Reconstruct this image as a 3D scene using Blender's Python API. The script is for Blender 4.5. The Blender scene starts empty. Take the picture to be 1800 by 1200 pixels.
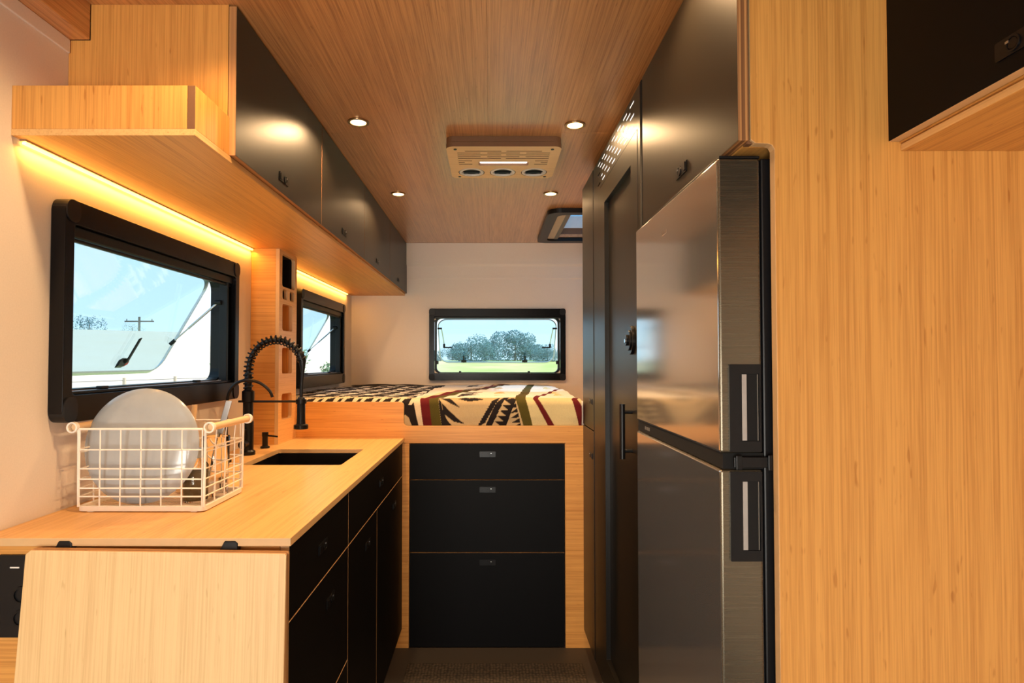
import bpy, bmesh, math, random
import numpy as np
from mathutils import Vector, Matrix
random.seed(7); rng = np.random.default_rng(7)
PI = math.pi
scene = bpy.context.scene
COL = scene.collection
H0 = 1.274            # eye height over the floor; heights below are given from eye level

# ------------------------------------------------------------------ camera, world, exposure
cam = bpy.data.cameras.new('camera'); camo = bpy.data.objects.new('camera', cam); COL.objects.link(camo)
cam.lens = 20.8; cam.sensor_width = 36; cam.clip_start = 0.02; cam.clip_end = 600
cam.shift_x = 37/1800; cam.shift_y = 10/1800
camo.location = (0, 0, H0); camo.rotation_euler = (PI/2 + math.atan(25/1040), 0, 0)
scene.camera = camo
scene.view_settings.view_transform = 'Standard'; scene.view_settings.look = 'None'
scene.view_settings.gamma = 1; scene.view_settings.use_curve_mapping = False
scene.view_settings.exposure = 0.36
scene.cycles.use_denoising = True
scene.cycles.max_bounces = 10; scene.cycles.diffuse_bounces = 6; scene.cycles.transparent_max_bounces = 12
scene.cycles.sample_clamp_indirect = 6
world = bpy.data.worlds.new('sky'); scene.world = world; world.use_nodes = True
wn = world.node_tree; wn.nodes.clear()
wo = wn.nodes.new('ShaderNodeOutputWorld'); wb = wn.nodes.new('ShaderNodeBackground')
wt = wn.nodes.new('ShaderNodeTexCoord'); wx = wn.nodes.new('ShaderNodeSeparateXYZ'); wr = wn.nodes.new('ShaderNodeValToRGB')
wr.color_ramp.elements[0].position = 0.0; wr.color_ramp.elements[0].color = (0.80, 0.92, 1.0, 1)
wr.color_ramp.elements[1].position = 0.55; wr.color_ramp.elements[1].color = (0.42, 0.66, 0.88, 1)
wn.links.new(wt.outputs['Generated'], wx.inputs[0]); wn.links.new(wx.outputs['Z'], wr.inputs[0])
wn.links.new(wr.outputs[0], wb.inputs[0]); wn.links.new(wb.outputs[0], wo.inputs[0])
wb.inputs[1].default_value = 1.3
sun = bpy.data.lights.new('sun', 'SUN'); sun.energy = 5.0; sun.angle = math.radians(4); sun.color = (1.0, 0.96, 0.90)
suno = bpy.data.objects.new('sun', sun); COL.objects.link(suno); suno.rotation_euler = (0, math.radians(24), 0); suno.location = (3, 3, 9)
WARM = (1.0, 0.62, 0.30)

def area(name, loc, rot, sx, sy, energy, color, portal=False):
    l = bpy.data.lights.new(name, 'AREA'); l.shape = 'RECTANGLE'; l.size = sx; l.size_y = sy
    l.energy = energy; l.color = color
    if portal: l.cycles.is_portal = True
    o = bpy.data.objects.new(name, l); COL.objects.link(o)
    o.location = (loc[0], loc[1], loc[2] + H0); o.rotation_euler = rot
    return o
# daylight through the openings (portals only guide the sky's own light)
area('window_portal', (-1.10, 1.78, 0.11), (0, -PI/2, 0), 0.45, 0.8, 1, (1, 1, 1), True)
area('window_portal', (-1.10, 3.43, 0.11), (0, -PI/2, 0), 0.45, 0.8, 1, (1, 1, 1), True)
area('window_portal', (0.045, 4.30, 0.11), (-PI/2, 0, 0), 0.9, 0.45, 1, (1, 1, 1), True)
area('hatch_portal', (0.66, 3.63, 1.0), (0, 0, 0), 0.6, 0.75, 1, (1, 1, 1), True)
# the open entrance behind the camera lets daylight in
area('entrance_daylight', (-0.50, -1.72, -0.55), (PI/2, 0, 0), 0.85, 1.1, 42, (1.0, 0.95, 0.88))

# ------------------------------------------------------------------ materials
def newmat(name):
    m = bpy.data.materials.new(name); m.use_nodes = True
    nt = m.node_tree; b = nt.nodes['Principled BSDF']
    return m, nt, b
def plain(name, col, rough=0.5, metal=0.0, spec=0.5, emit=None, es=0, bump=None, coat=0):
    m, nt, b = newmat(name)
    b.inputs['Base Color'].default_value = (*col, 1); b.inputs['Roughness'].default_value = rough
    b.inputs['Metallic'].default_value = metal; b.inputs['Specular IOR Level'].default_value = spec
    b.inputs['Coat Weight'].default_value = coat
    if emit: b.inputs['Emission Color'].default_value = (*emit, 1); b.inputs['Emission Strength'].default_value = es
    tc = nt.nodes.new('ShaderNodeTexCoord'); n = nt.nodes.new('ShaderNodeTexNoise')
    n.inputs['Scale'].default_value = bump[0] if bump else 40
    n.inputs['Detail'].default_value = 4
    nt.links.new(tc.outputs['Object'], n.inputs['Vector'])
    # small procedural variation of the colour
    mr = nt.nodes.new('ShaderNodeMapRange'); mr.inputs[3].default_value = 0.93; mr.inputs[4].default_value = 1.07
    nt.links.new(n.outputs[0], mr.inputs[0])
    vm = nt.nodes.new('ShaderNodeVectorMath'); vm.operation = 'SCALE'; vm.inputs[0].default_value = col
    nt.links.new(mr.outputs[0], vm.inputs['Scale']); nt.links.new(vm.outputs[0], b.inputs['Base Color'])
    if bump:
        bp = nt.nodes.new('ShaderNodeBump'); bp.inputs['Strength'].default_value = bump[1]; bp.inputs['Distance'].default_value = 0.001
        nt.links.new(n.outputs[0], bp.inputs['Height']); nt.links.new(bp.outputs[0], b.inputs['Normal'])
    return m
def bamboo(name, axis, base=(0.71, 0.345, 0.085), dark=(0.40, 0.14, 0.024), strip=0.011, rough=0.42, contrast=1.0, flat=None, fine=1.35):
    """side-pressed bamboo: narrow strips along `axis`, fine fibres and short dark nodes"""
    m, nt, b = newmat(name); N = nt.nodes.new; L = nt.links.new
    tc = N('ShaderNodeTexCoord'); sep = N('ShaderNodeSeparateXYZ'); L(tc.outputs['Object'], sep.inputs[0])
    def vec(cross, along, off=0.0):
        c = N('ShaderNodeCombineXYZ')
        for i, a in enumerate('xyz'):
            mm = N('ShaderNodeMath'); mm.operation = 'MULTIPLY_ADD'; L(sep.outputs[i], mm.inputs[0])
            mm.inputs[1].default_value = 0.0 if a == flat else (along if a == axis else cross); mm.inputs[2].default_value = off
            L(mm.outputs[0], c.inputs[i])
        return c.outputs[0]
    # strip tone
    fl = N('ShaderNodeVectorMath'); fl.operation = 'FLOOR'; L(vec(1/strip, 0.0, 0.37), fl.inputs[0])
    wnz = N('ShaderNodeTexWhiteNoise'); wnz.noise_dimensions = '3D'; L(fl.outputs[0], wnz.inputs['Vector'])
    n1 = N('ShaderNodeTexNoise'); n1.inputs['Scale'].default_value = 1; n1.inputs['Detail'].default_value = 3; L(vec(230*fine, 4.0, 3.1), n1.inputs['Vector'])
    n2 = N('ShaderNodeTexNoise'); n2.inputs['Scale'].default_value = 1; n2.inputs['Detail'].default_value = 5; L(vec(700*fine, 14.0, 9.0), n2.inputs['Vector'])
    n3 = N('ShaderNodeTexNoise'); n3.inputs['Scale'].default_value = 1; n3.inputs['Detail'].default_value = 1; L(vec(110, 22.0, 5.0), n3.inputs['Vector'])
    n4 = N('ShaderNodeTexNoise'); n4.inputs['Scale'].default_value = 1; n4.inputs['Detail'].default_value = 2; L(vec(22, 2.0, 1.0), n4.inputs['Vector'])
    def mad(a, k, c):
        q = N('ShaderNodeMath'); q.operation = 'MULTIPLY_ADD'; L(a, q.inputs[0]); q.inputs[1].default_value = k
        if isinstance(c, float): q.inputs[2].default_value = c
        else: L(c, q.inputs[2])
        return q.outputs[0]
    s = mad(wnz.outputs['Value'], 0.15*contrast, 0.34 - 0.5*contrast*1.0)
    s = mad(n1.outputs[0], 0.75*contrast, s); s = mad(n2.outputs[0], 0.34*contrast, s); s = mad(n4.outputs[0], 0.14*contrast, s)
    kn = N('ShaderNodeMapRange'); kn.inputs[1].default_value = 0.70; kn.inputs[2].default_value = 0.78; L(n3.outputs[0], kn.inputs[0])
    s = mad(kn.outputs[0], 0.22, s)
    rp = N('ShaderNodeValToRGB'); rp.color_ramp.elements[0].position = 0.10; rp.color_ramp.elements[1].position = 0.95
    li = tuple(min(1, c*1.12) for c in base)
    rp.color_ramp.elements[0].color = (*li, 1); rp.color_ramp.elements[1].color = (*dark, 1)
    e = rp.color_ramp.elements.new(0.45); e.color = (*base, 1)
    L(s, rp.inputs[0]); L(rp.outputs[0], b.inputs['Base Color'])
    b.inputs['Roughness'].default_value = rough; b.inputs['Specular IOR Level'].default_value = 0.35
    return m
def plymat(name, axis, pitch=0.0031, a=(0.55, 0.31, 0.13), c=(0.20, 0.09, 0.035)):
    m, nt, b = newmat(name); N = nt.nodes.new; L = nt.links.new
    tc = N('ShaderNodeTexCoord'); sep = N('ShaderNodeSeparateXYZ'); L(tc.outputs['Object'], sep.inputs[0])
    q = N('ShaderNodeMath'); q.operation = 'MULTIPLY'; q.inputs[1].default_value = 1/pitch; L(sep.outputs['xyz'.index(axis)], q.inputs[0])
    f = N('ShaderNodeMath'); f.operation = 'FLOOR'; L(q.outputs[0], f.inputs[0])
    w = N('ShaderNodeTexWhiteNoise'); w.noise_dimensions = '1D'; L(f.outputs[0], w.inputs['W'])
    mx = N('ShaderNodeMix'); mx.data_type = 'RGBA'; mx.inputs[6].default_value = (*a, 1); mx.inputs[7].default_value = (*c, 1)
    L(w.outputs[0], mx.inputs[0]); L(mx.outputs[2], b.inputs['Base Color']); b.inputs['Roughness'].default_value = 0.6
    return m
M = {}
M['bz'] = bamboo('bamboo_vertical', 'z'); M['bx'] = bamboo('bamboo_crosswise', 'x'); M['by'] = bamboo('bamboo_lengthwise', 'y')
M['bceil'] = bamboo('bamboo_ceiling_shaded', 'y', (0.60, 0.29, 0.10), (0.28, 0.10, 0.025), rough=0.4, contrast=1.2, fine=1.2, strip=0.007)  # same bamboo, base darkened for the shade up at the ceiling
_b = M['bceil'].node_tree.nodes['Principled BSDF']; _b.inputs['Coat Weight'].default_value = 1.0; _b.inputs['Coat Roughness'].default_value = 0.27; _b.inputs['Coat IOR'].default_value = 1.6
M['btop'] = bamboo('bamboo_worktop', 'y', (0.76, 0.45, 0.175), (0.48, 0.22, 0.065), rough=0.38, contrast=0.8)
M['bleaf'] = bamboo('bamboo_table_leaf', 'z', (0.82, 0.57, 0.28), (0.52, 0.29, 0.11), rough=0.45, contrast=0.8, flat='y')
M['bface'] = bamboo('bamboo_lit', 'x', (0.88, 0.62, 0.30), (0.6, 0.33, 0.12), rough=0.4, contrast=0.6)  # bamboo paled: bright light on the vent face put into the colour
M['plyx'] = plymat('ply_edge', 'x', a=(0.52, 0.25, 0.085), c=(0.16, 0.06, 0.02)); M['plyz'] = plymat('ply_edge_flat', 'z', 0.003)
M['plyy'] = plymat('ply_edge_deep', 'y')
M['edge'] = plain('light_ply_edge', (0.66, 0.42, 0.20), 0.5)
M['dedge'] = plain('dark_ply_edge', (0.17, 0.075, 0.03), 0.6)
M['black'] = plain('black_laminate', (0.007, 0.0055, 0.0035), 0.36, spec=0.42, bump=(900, 0.06))
M['blackm'] = plain('black_laminate_matt', (0.0025, 0.0025, 0.003), 0.5, spec=0.12, bump=(900, 0.06))
M['bplas'] = plain('black_plastic', (0.006, 0.006, 0.007), 0.38, spec=0.3, bump=(1200, 0.1))
M['bframe'] = plain('black_window_frame', (0.003, 0.003, 0.004), 0.25, spec=0.25, bump=(1500, 0.08))
M['bmet'] = plain('black_metal', (0.005, 0.005, 0.006), 0.32, spec=0.3)
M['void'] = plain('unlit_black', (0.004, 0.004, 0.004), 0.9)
M['chrome'] = plain('chrome', (0.75, 0.75, 0.75), 0.12, metal=1)
M['alu'] = plain('dull_aluminium', (0.55, 0.56, 0.57), 0.35, metal=1)
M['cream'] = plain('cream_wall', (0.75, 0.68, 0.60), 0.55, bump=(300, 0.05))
M['creamlit'] = plain('cream_wall_lit', (0.86, 0.78, 0.69), 0.5, bump=(300, 0.05))  # same cream paint, lightened so the back wall looks more lit
M['white'] = plain('white_paint', (0.82, 0.80, 0.76), 0.45)
M['wire'] = plain('white_coated_wire', (0.85, 0.80, 0.72), 0.35)
M['dowel'] = plain('pale_wood_dowel', (0.78, 0.54, 0.30), 0.5)
M['plate'] = plain('grey_white_ceramic', (0.36, 0.39, 0.41), 0.22, coat=0.3)
M['lampglow'] = plain('lamp_glow', (1, 0.9, 0.7), 0.5, emit=(1.0, 0.66, 0.30), es=5)
M['ledglow'] = plain('led_glow', (1, 0.9, 0.6), 0.5, emit=(1.0, 0.52, 0.09), es=5)
M['barglow'] = plain('diffuser_glow', (1, 1, 1), 0.5, emit=(1.0, 0.95, 0.85), es=2.0)
M['brass'] = plain('warm_lamp_rim', (0.45, 0.30, 0.16), 0.3, metal=1)
M['sheet'] = plain('mattress_ticking', (0.75, 0.72, 0.68), 0.9)
M['hatchblind'] = plain('beige_blind', (0.55, 0.46, 0.34), 0.7)
M['grey'] = plain('grey_plastic', (0.16, 0.15, 0.13), 0.5)
M['bark'] = plain('bark', (0.20, 0.16, 0.12), 0.9)
M['leaves'] = plain('blue_green_leaves', (0.11, 0.21, 0.22), 0.8)
M['leavesg'] = plain('pale_leaves', (0.17, 0.25, 0.15), 0.8)
M['greenmark'] = plain('green_tag', (0.45, 0.62, 0.03), 0.5)
M['redmark'] = plain('red_button', (0.6, 0.05, 0.05), 0.5)
def steel(name, axis, rough, c0=0.62, c1=0.72, metal=0.75, tint=(1, 1, 1)):
    m, nt, b = newmat(name); N = nt.nodes.new; L = nt.links.new
    tc = N('ShaderNodeTexCoord'); mp = N('ShaderNodeMapping'); L(tc.outputs['Object'], mp.inputs[0])
    mp.inputs['Scale'].default_value = tuple(3 if a == axis else 900 for a in 'xyz')
    n = N('ShaderNodeTexNoise'); n.inputs['Scale'].default_value = 1; n.inputs['Detail'].default_value = 3; L(mp.outputs[0], n.inputs['Vector'])
    r = N('ShaderNodeMapRange'); r.inputs[3].default_value = rough*0.9; r.inputs[4].default_value = rough*1.1; L(n.outputs[0], r.inputs[0])
    L(r.outputs[0], b.inputs['Roughness']); b.inputs['Metallic'].default_value = metal
    c = N('ShaderNodeMapRange'); c.inputs[3].default_value = c0; c.inputs[4].default_value = c1; L(n.outputs[0], c.inputs[0])
    cc = N('ShaderNodeCombineColor'); L(c.outputs[0], cc.inputs[0]); L(c.outputs[0], cc.inputs[1]); L(c.outputs[0], cc.inputs[2])
    vt = N('ShaderNodeVectorMath'); vt.operation = 'MULTIPLY'; vt.inputs[1].default_value = tint; L(cc.outputs[0], vt.inputs[0]); L(vt.outputs[0], b.inputs['Base Color'])
    bp = N('ShaderNodeBump'); bp.inputs['Strength'].default_value = 0.012; bp.inputs['Distance'].default_value = 0.0005
    L(n.outputs[0], bp.inputs['Height']); L(bp.outputs[0], b.inputs['Normal'])
    return m
M['steel'] = steel('brushed_steel', 'z', 0.11, metal=0.9); M['steels'] = steel('brushed_steel_side_reflection', 'x', 0.27, 0.15, 0.21, 0.85, (1.0, 0.86, 0.62))  # side copy darkened and browned: the room's reflection put into the colour
def pane_mat(name, tint, gloss=0.08, rough=0.02):
    m = bpy.data.materials.new(name); m.use_nodes = True; nt = m.node_tree; nt.nodes.clear(); N = nt.nodes.new; L = nt.links.new
    o = N('ShaderNodeOutputMaterial'); t = N('ShaderNodeBsdfTransparent'); g = N('ShaderNodeBsdfGlossy'); x = N('ShaderNodeMixShader')
    t.inputs[0].default_value = (*tint, 1); g.inputs['Roughness'].default_value = rough; x.inputs[0].default_value = gloss
    lw = N('ShaderNodeLayerWeight'); lw.inputs[0].default_value = 0.25; sc_ = N('ShaderNodeMath'); sc_.operation = 'MULTIPLY_ADD'
    sc_.inputs[1].default_value = 0.25; sc_.inputs[2].default_value = gloss*0.3; L(lw.outputs['Facing'], sc_.inputs[0]); L(sc_.outputs[0], x.inputs[0])
    L(t.outputs[0], x.inputs[1]); L(g.outputs[0], x.inputs[2]); L(x.outputs[0], o.inputs[0])
    return m
M['acrylic'] = pane_mat('tinted_acrylic', (0.76, 0.88, 0.93)); M['hatchglass'] = pane_mat('smoked_acrylic', (0.45, 0.62, 0.75))
def glass(name, col=(1, 1, 1)):
    m, nt, b = newmat(name); b.inputs['Base Color'].default_value = (*col, 1); b.inputs['Roughness'].default_value = 0.03
    b.inputs['Transmission Weight'].default_value = 1.0; b.inputs['IOR'].default_value = 1.45
    return m
M['glass'] = glass('clear_glass')
def matmat():
    m, nt, b = newmat('woven_rubber'); N = nt.nodes.new; L = nt.links.new
    tc = N('ShaderNodeTexCoord'); mp = N('ShaderNodeMapping'); mp.inputs['Scale'].default_value = (1, 1, 0); L(tc.outputs['Object'], mp.inputs[0])
    v = N('ShaderNodeTexVoronoi'); v.inputs['Scale'].default_value = 75; v.inputs['Randomness'].default_value = 0.35; L(mp.outputs[0], v.inputs['Vector'])
    r = N('ShaderNodeValToRGB'); r.color_ramp.elements[0].color = (0.085, 0.062, 0.042, 1); r.color_ramp.elements[1].color = (0.014, 0.011, 0.009, 1)
    r.color_ramp.elements[0].position = 0.1; r.color_ramp.elements[1].position = 0.6
    L(v.outputs['Distance'], r.inputs[0]); L(r.outputs[0], b.inputs['Base Color']); b.inputs['Roughness'].default_value = 0.7
    bp = N('ShaderNodeBump'); bp.invert = True; bp.inputs['Strength'].default_value = 0.6; bp.inputs['Distance'].default_value = 0.002
    L(v.outputs['Distance'], bp.inputs['Height']); L(bp.outputs[0], b.inputs['Normal'])
    return m
M['mat'] = matmat(); M['floor'] = plain('dark_vinyl', (0.045, 0.036, 0.030), 0.6, bump=(500, 0.2))
def vcol(name, rough=0.9):
    m, nt, b = newmat(name); N = nt.nodes.new; L = nt.links.new
    a = N('ShaderNodeVertexColor'); a.layer_name = 'weave'; L(a.outputs[0], b.inputs['Base Color']); b.inputs['Roughness'].default_value = rough
    tc = N('ShaderNodeTexCoord'); n = N('ShaderNodeTexNoise'); n.inputs['Scale'].default_value = 500; L(tc.outputs['Object'], n.inputs['Vector'])
    bp = N('ShaderNodeBump'); bp.inputs['Strength'].default_value = 0.4; bp.inputs['Distance'].default_value = 0.002
    L(n.outputs[0], bp.inputs['Height']); L(bp.outputs[0], b.inputs['Normal'])
    b.inputs['Specular IOR Level'].default_value = 0.2
    return m
M['blanket'] = vcol('woven_blanket')
def groundmat():
    m, nt, b = newmat('pasture'); N = nt.nodes.new; L = nt.links.new
    tc = N('ShaderNodeTexCoord'); n = N('ShaderNodeTexNoise'); n.inputs['Scale'].default_value = 0.35; n.inputs['Detail'].default_value = 8; L(tc.outputs['Object'], n.inputs['Vector'])
    sp = N('ShaderNodeSeparateXYZ'); L(tc.outputs['Object'], sp.inputs[0])
    r = N('ShaderNodeValToRGB'); r.color_ramp.elements[0].position = 0.35; r.color_ramp.elements[1].position = 0.65
    r.color_ramp.elements[0].color = (0.25, 0.33, 0.13, 1); r.color_ramp.elements[1].color = (0.38, 0.43, 0.21, 1); L(n.outputs[0], r.inputs[0])
    mr = N('ShaderNodeMapRange'); mr.inputs[1].default_value = -1.5; mr.inputs[2].default_value = -9; mr.inputs[3].default_value = 0; mr.inputs[4].default_value = 1; L(sp.outputs[0], mr.inputs[0])
    r2 = N('ShaderNodeValToRGB'); r2.color_ramp.elements[0].color = (0.46, 0.39, 0.30, 1); r2.color_ramp.elements[1].color = (0.50, 0.46, 0.40, 1); L(n.outputs[0], r2.inputs[0])
    x = N('ShaderNodeMix'); x.data_type = 'RGBA'; L(mr.outputs[0], x.inputs[0]); L(r.outputs[0], x.inputs[6]); L(r2.outputs[0], x.inputs[7])
    L(x.outputs[2], b.inputs['Base Color']); b.inputs['Roughness'].default_value = 1; b.inputs['Specular IOR Level'].default_value = 0
    return m
M['ground'] = groundmat()

# ------------------------------------------------------------------ mesh helpers
ident = lambda a, b, c: (a, b, c)
def onleft(x, y, z):  return lambda a, b, n: (x + n, y + a, z + b)      # on a face looking to +x
def onright(x, y, z): return lambda a, b, n: (x - n, y + a, z + b)      # on a face looking to -x
def onfront(x, y, z): return lambda a, b, n: (x + a, y - n, z + b)      # on a face looking to -y
def onceil(x, y, z):  return lambda a, b, n: (x + a, y + b, z - n)      # on a face looking down
def ontop(x, y, z):   return lambda a, b, n: (x + a, y + b, z + n)
def rr(u0, u1, v0, v1, r=0.0, n=5):
    if r <= 0: return [(u0, v0), (u1, v0), (u1, v1), (u0, v1)]
    out = []
    for cx, cy, a0 in ((u1-r, v0+r, -PI/2), (u1-r, v1-r, 0), (u0+r, v1-r, PI/2), (u0+r, v0+r, PI)):
        for i in range(n+1):
            a = a0 + PI/2*i/n; out.append((cx + r*math.cos(a), cy + r*math.sin(a)))
    return out
def circ(u, v, r, n=28): return [(u + r*math.cos(2*PI*i/n), v + r*math.sin(2*PI*i/n)) for i in range(n)]
class MB:
    def __init__(s, T=ident): s.v = []; s.f = []; s.m = []; s.T = T; s.sm = []
    def add(s, vs, fs, mi=0, smooth=False):
        k = len(s.v); s.v += [s.T(*p) for p in vs]
        for f in fs: s.f.append(tuple(i+k for i in f)); s.m.append(mi); s.sm.append(smooth)
        return s
    def box(s, x0, x1, y0, y1, z0, z1, mi=0):
        return s.add([(x, y, z) for x in (x0, x1) for y in (y0, y1) for z in (z0, z1)],
                     [(0,1,3,2), (4,6,7,5), (0,4,5,1), (2,3,7,6), (0,2,6,4), (1,5,7,3)], mi)
    def plate(s, outline, holes, n0, n1, mi=0):
        cu = bpy.data.curves.new('tmp', 'CURVE'); cu.dimensions = '2D'; cu.fill_mode = 'BOTH'; cu.extrude = abs(n1-n0)/2
        for poly in [outline] + list(holes):
            sp = cu.splines.new('POLY'); sp.points.add(len(poly)-1)
            for p, q in zip(sp.points, poly): p.co = (q[0], q[1], 0, 1)
            sp.use_cyclic_u = True
        ob = bpy.data.objects.new('tmp', cu); COL.objects.link(ob)
        dg = bpy.context.evaluated_depsgraph_get(); me = bpy.data.meshes.new_from_object(ob.evaluated_get(dg))
        mid = (n0+n1)/2
        s.add([(v.co.x, v.co.y, v.co.z + mid) for v in me.vertices], [tuple(p.vertices) for p in me.polygons], mi)
        bpy.data.objects.remove(ob); bpy.data.curves.remove(cu); bpy.data.meshes.remove(me)
        return s
    def prism(s, outline, n0, n1, mi=0):
        n = len(outline); vs = [(a, b, n0) for a, b in outline] + [(a, b, n1) for a, b in outline]
        fs = [tuple(range(n)), tuple(range(2*n-1, n-1, -1))] + [(i, (i+1) % n, n+(i+1) % n, n+i) for i in range(n)]
        return s.add(vs, fs, mi)
    def tube(s, pts, r, n=10, mi=0, cap=True):
        pts = [Vector(p) for p in pts]; R = r if hasattr(r, '__len__') else [r]*len(pts)
        vs = []; fs = []; ref = None
        for i, p in enumerate(pts):
            d = (pts[min(i+1, len(pts)-1)] - pts[max(i-1, 0)]).normalized()
            if ref is None:
                ref = Vector((0, 0, 1)) if abs(d.z) < 0.9 else Vector((1, 0, 0))
            a = (ref - d*ref.dot(d)).normalized(); b = d.cross(a); ref = a
            for k in range(n):
                t = 2*PI*k/n; vs.append(tuple(p + (a*math.cos(t) + b*math.sin(t))*R[i]))
        for i in range(len(pts)-1):
            for k in range(n): fs.append((i*n+k, i*n+(k+1) % n, (i+1)*n+(k+1) % n, (i+1)*n+k))
        if cap: fs.append(tuple(range(n-1, -1, -1))); fs.append(tuple((len(pts)-1)*n+k for k in range(n)))
        return s.add(vs, fs, mi, True)
    def lathe(s, prof, c=(0, 0, 0), axis='z', n=32, mi=0):
        """prof: list of (radius, height) along the axis"""
        vs = []; fs = []
        for r, h in prof:
            for k in range(n):
                t = 2*PI*k/n; q = (r*math.cos(t), r*math.sin(t), h)
                q = {'z': q, 'y': (q[0], q[2], q[1]), 'x': (q[2], q[0], q[1])}[axis]
                vs.append((c[0]+q[0], c[1]+q[1], c[2]+q[2]))
        for i in range(len(prof)-1):
            for k in range(n): fs.append((i*n+k, i*n+(k+1) % n, (i+1)*n+(k+1) % n, (i+1)*n+k))
        if prof[0][0] > 1e-5: fs.append(tuple(range(n)))
        if prof[-1][0] > 1e-5: fs.append(tuple((len(prof)-1)*n+k for k in range(n)))
        return s.add(vs, fs, mi, True)
    def build(s, name, mats, parent=None, bevel=0.0, facemat=None, seg=2, props=None):
        if not isinstance(mats, (list, tuple)): mats = [mats]
        org = Vector((0, 0, 0))
        p = parent
        while p is not None: org += p.location; p = p.parent
        me = bpy.data.meshes.new(name)
        me.from_pydata([(v[0]-org.x, v[1]-org.y, v[2]+H0-org.z) for v in s.v], [], s.f)
        for m_ in mats: me.materials.append(m_)
        me.polygons.foreach_set('material_index', s.m); me.polygons.foreach_set('use_smooth', s.sm)
        bm = bmesh.new(); bm.from_mesh(me)
        bmesh.ops.remove_doubles(bm, verts=bm.verts, dist=1e-6); bmesh.ops.recalc_face_normals(bm, faces=bm.faces)
        if facemat:
            for f in bm.faces: f.material_index = facemat(f.normal)
        bm.to_mesh(me); bm.free(); me.update()
        if any(s.sm):
            try: me.set_sharp_from_angle(angle=math.radians(40))
            except Exception: pass
        o = bpy.data.objects.new(name, me); COL.objects.link(o); o.parent = parent
        if bevel > 0:
            md = o.modifiers.new('bevel', 'BEVEL'); md.width = bevel; md.segments = seg; md.limit_method = 'ANGLE'; md.angle_limit = math.radians(40)
        if props:
            for k, v in props.items(): o[k] = v
        return o
def tag(o, label, cat, group=None):
    o['label'] = label; o['category'] = cat
    if group: o['group'] = group
    return o
def thing(name, loc, label, cat, group=None):
    o = bpy.data.objects.new(name, None); COL.objects.link(o); o.location = (loc[0], loc[1], loc[2]+H0); o.empty_display_size = 0.05
    return tag(o, label, cat, group)
def struct(o): o['kind'] = 'structure'; return o
def sroot(name, loc):
    o = bpy.data.objects.new(name, None); COL.objects.link(o); o.location = (loc[0], loc[1], loc[2]+H0); o['kind'] = 'structure'; return o
def copy_tree(o, parent=None):
    c = o.copy(); COL.objects.link(c); c.parent = parent
    for ch in o.children: copy_tree(ch, c)
    return c
by_x = lambda n: 0 if abs(n.x) > 0.7 else 1
by_y = lambda n: 0 if abs(n.y) > 0.7 else 1
by_z = lambda n: 0 if abs(n.z) > 0.7 else 1

FZ = -H0; CZ = 0.84; WL = -0.993; WR = 1.05; YF = 4.204; YB = -1.6; YD = 2.66
# ------------------------------------------------------------------ the room
struct(MB().box(WL-0.06, WR+0.06, YB-0.06, YF+0.06, FZ-0.05, FZ).build('floor', M['floor']))
g = MB(ontop(0, 0, FZ)).plate(rr(-0.35, 0.385, -1.2, 2.52, 0.01), [], 0.0, 0.006).build('floor_mat', M['mat'], bevel=0.002)
tag(g, 'dark brown woven rubber runner mat on the aisle floor', 'mat')
# ceiling: three bamboo sheets with hairline joints; the far one has the hatch opening
HX0, HX1, HY0, HY1 = 0.37, 0.93, 3.29, 3.98
ce = sroot('ceiling', (0, 0, CZ))
for y0, y1, hole in ((YB, 0.04, 0), (0.0415, 2.158, 0), (2.1595, YF, 1)):
    for x0, x1 in ((WL, -0.0103), (-0.0097, WR)):
        h = [rr(HX0, HX1, HY0, HY1, 0.05)] if hole and x0 > -0.5 else []
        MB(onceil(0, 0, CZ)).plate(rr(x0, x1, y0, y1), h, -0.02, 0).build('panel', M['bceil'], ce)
MB(onceil(0, 0, CZ+0.02)).plate(rr(WL-0.05, WR+0.05, YB, YF+0.05), [rr(HX0, HX1, HY0, HY1, 0.05)], -0.05, 0).build('roof_sheet', M['dedge'], ce)
# left wall with its two window openings
W1 = (1.36, 2.21); W2 = (3.035, 3.85); WZ = (-0.07, 0.312)
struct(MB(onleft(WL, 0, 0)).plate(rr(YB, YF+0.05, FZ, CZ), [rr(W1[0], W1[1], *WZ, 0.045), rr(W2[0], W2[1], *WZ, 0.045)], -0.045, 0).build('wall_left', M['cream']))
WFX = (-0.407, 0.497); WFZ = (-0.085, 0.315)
struct(MB(onfront(0, YF, 0)).plate(rr(WL-0.05, WR+0.05, FZ, CZ), [rr(*WFX, *WFZ, 0.045)], -0.045, 0).build('wall_back', M['creamlit']))
struct(MB().box(WR, WR+0.045, YB, YF+0.045, FZ, CZ).build('wall_right', M['cream']))
struct(MB(onfront(0, YB-0.045, 0)).plate(rr(WL-0.05, WR+0.05, FZ, CZ), [rr(-0.94, -0.06, -1.12, 0.02, 0.03)], -0.045, 0).build('wall_front', M['cream']))
# cream roof-edge profile along the back wall
struct(MB(lambda a, b, n: (n, a, b)).prism([(YF, 0.84), (YF-0.028, 0.84), (YF-0.024, 0.69), (YF-0.010, 0.676), (YF-0.008, 0.592), (YF, 0.584)], WL, WR).build('trim_1', M['creamlit'], bevel=0.002))
struct(MB().box(WL, WL+0.006, YB, 1.372, 0.722, 0.7545).build('trim_2', M['cream'], bevel=0.002))
# bamboo-clad duct in the ceiling corner over the near end
struct(MB().box(WL, -0.942, YB, 1.372, 0.755, CZ).build('trim_3', M['bceil'], bevel=0.001))

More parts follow.
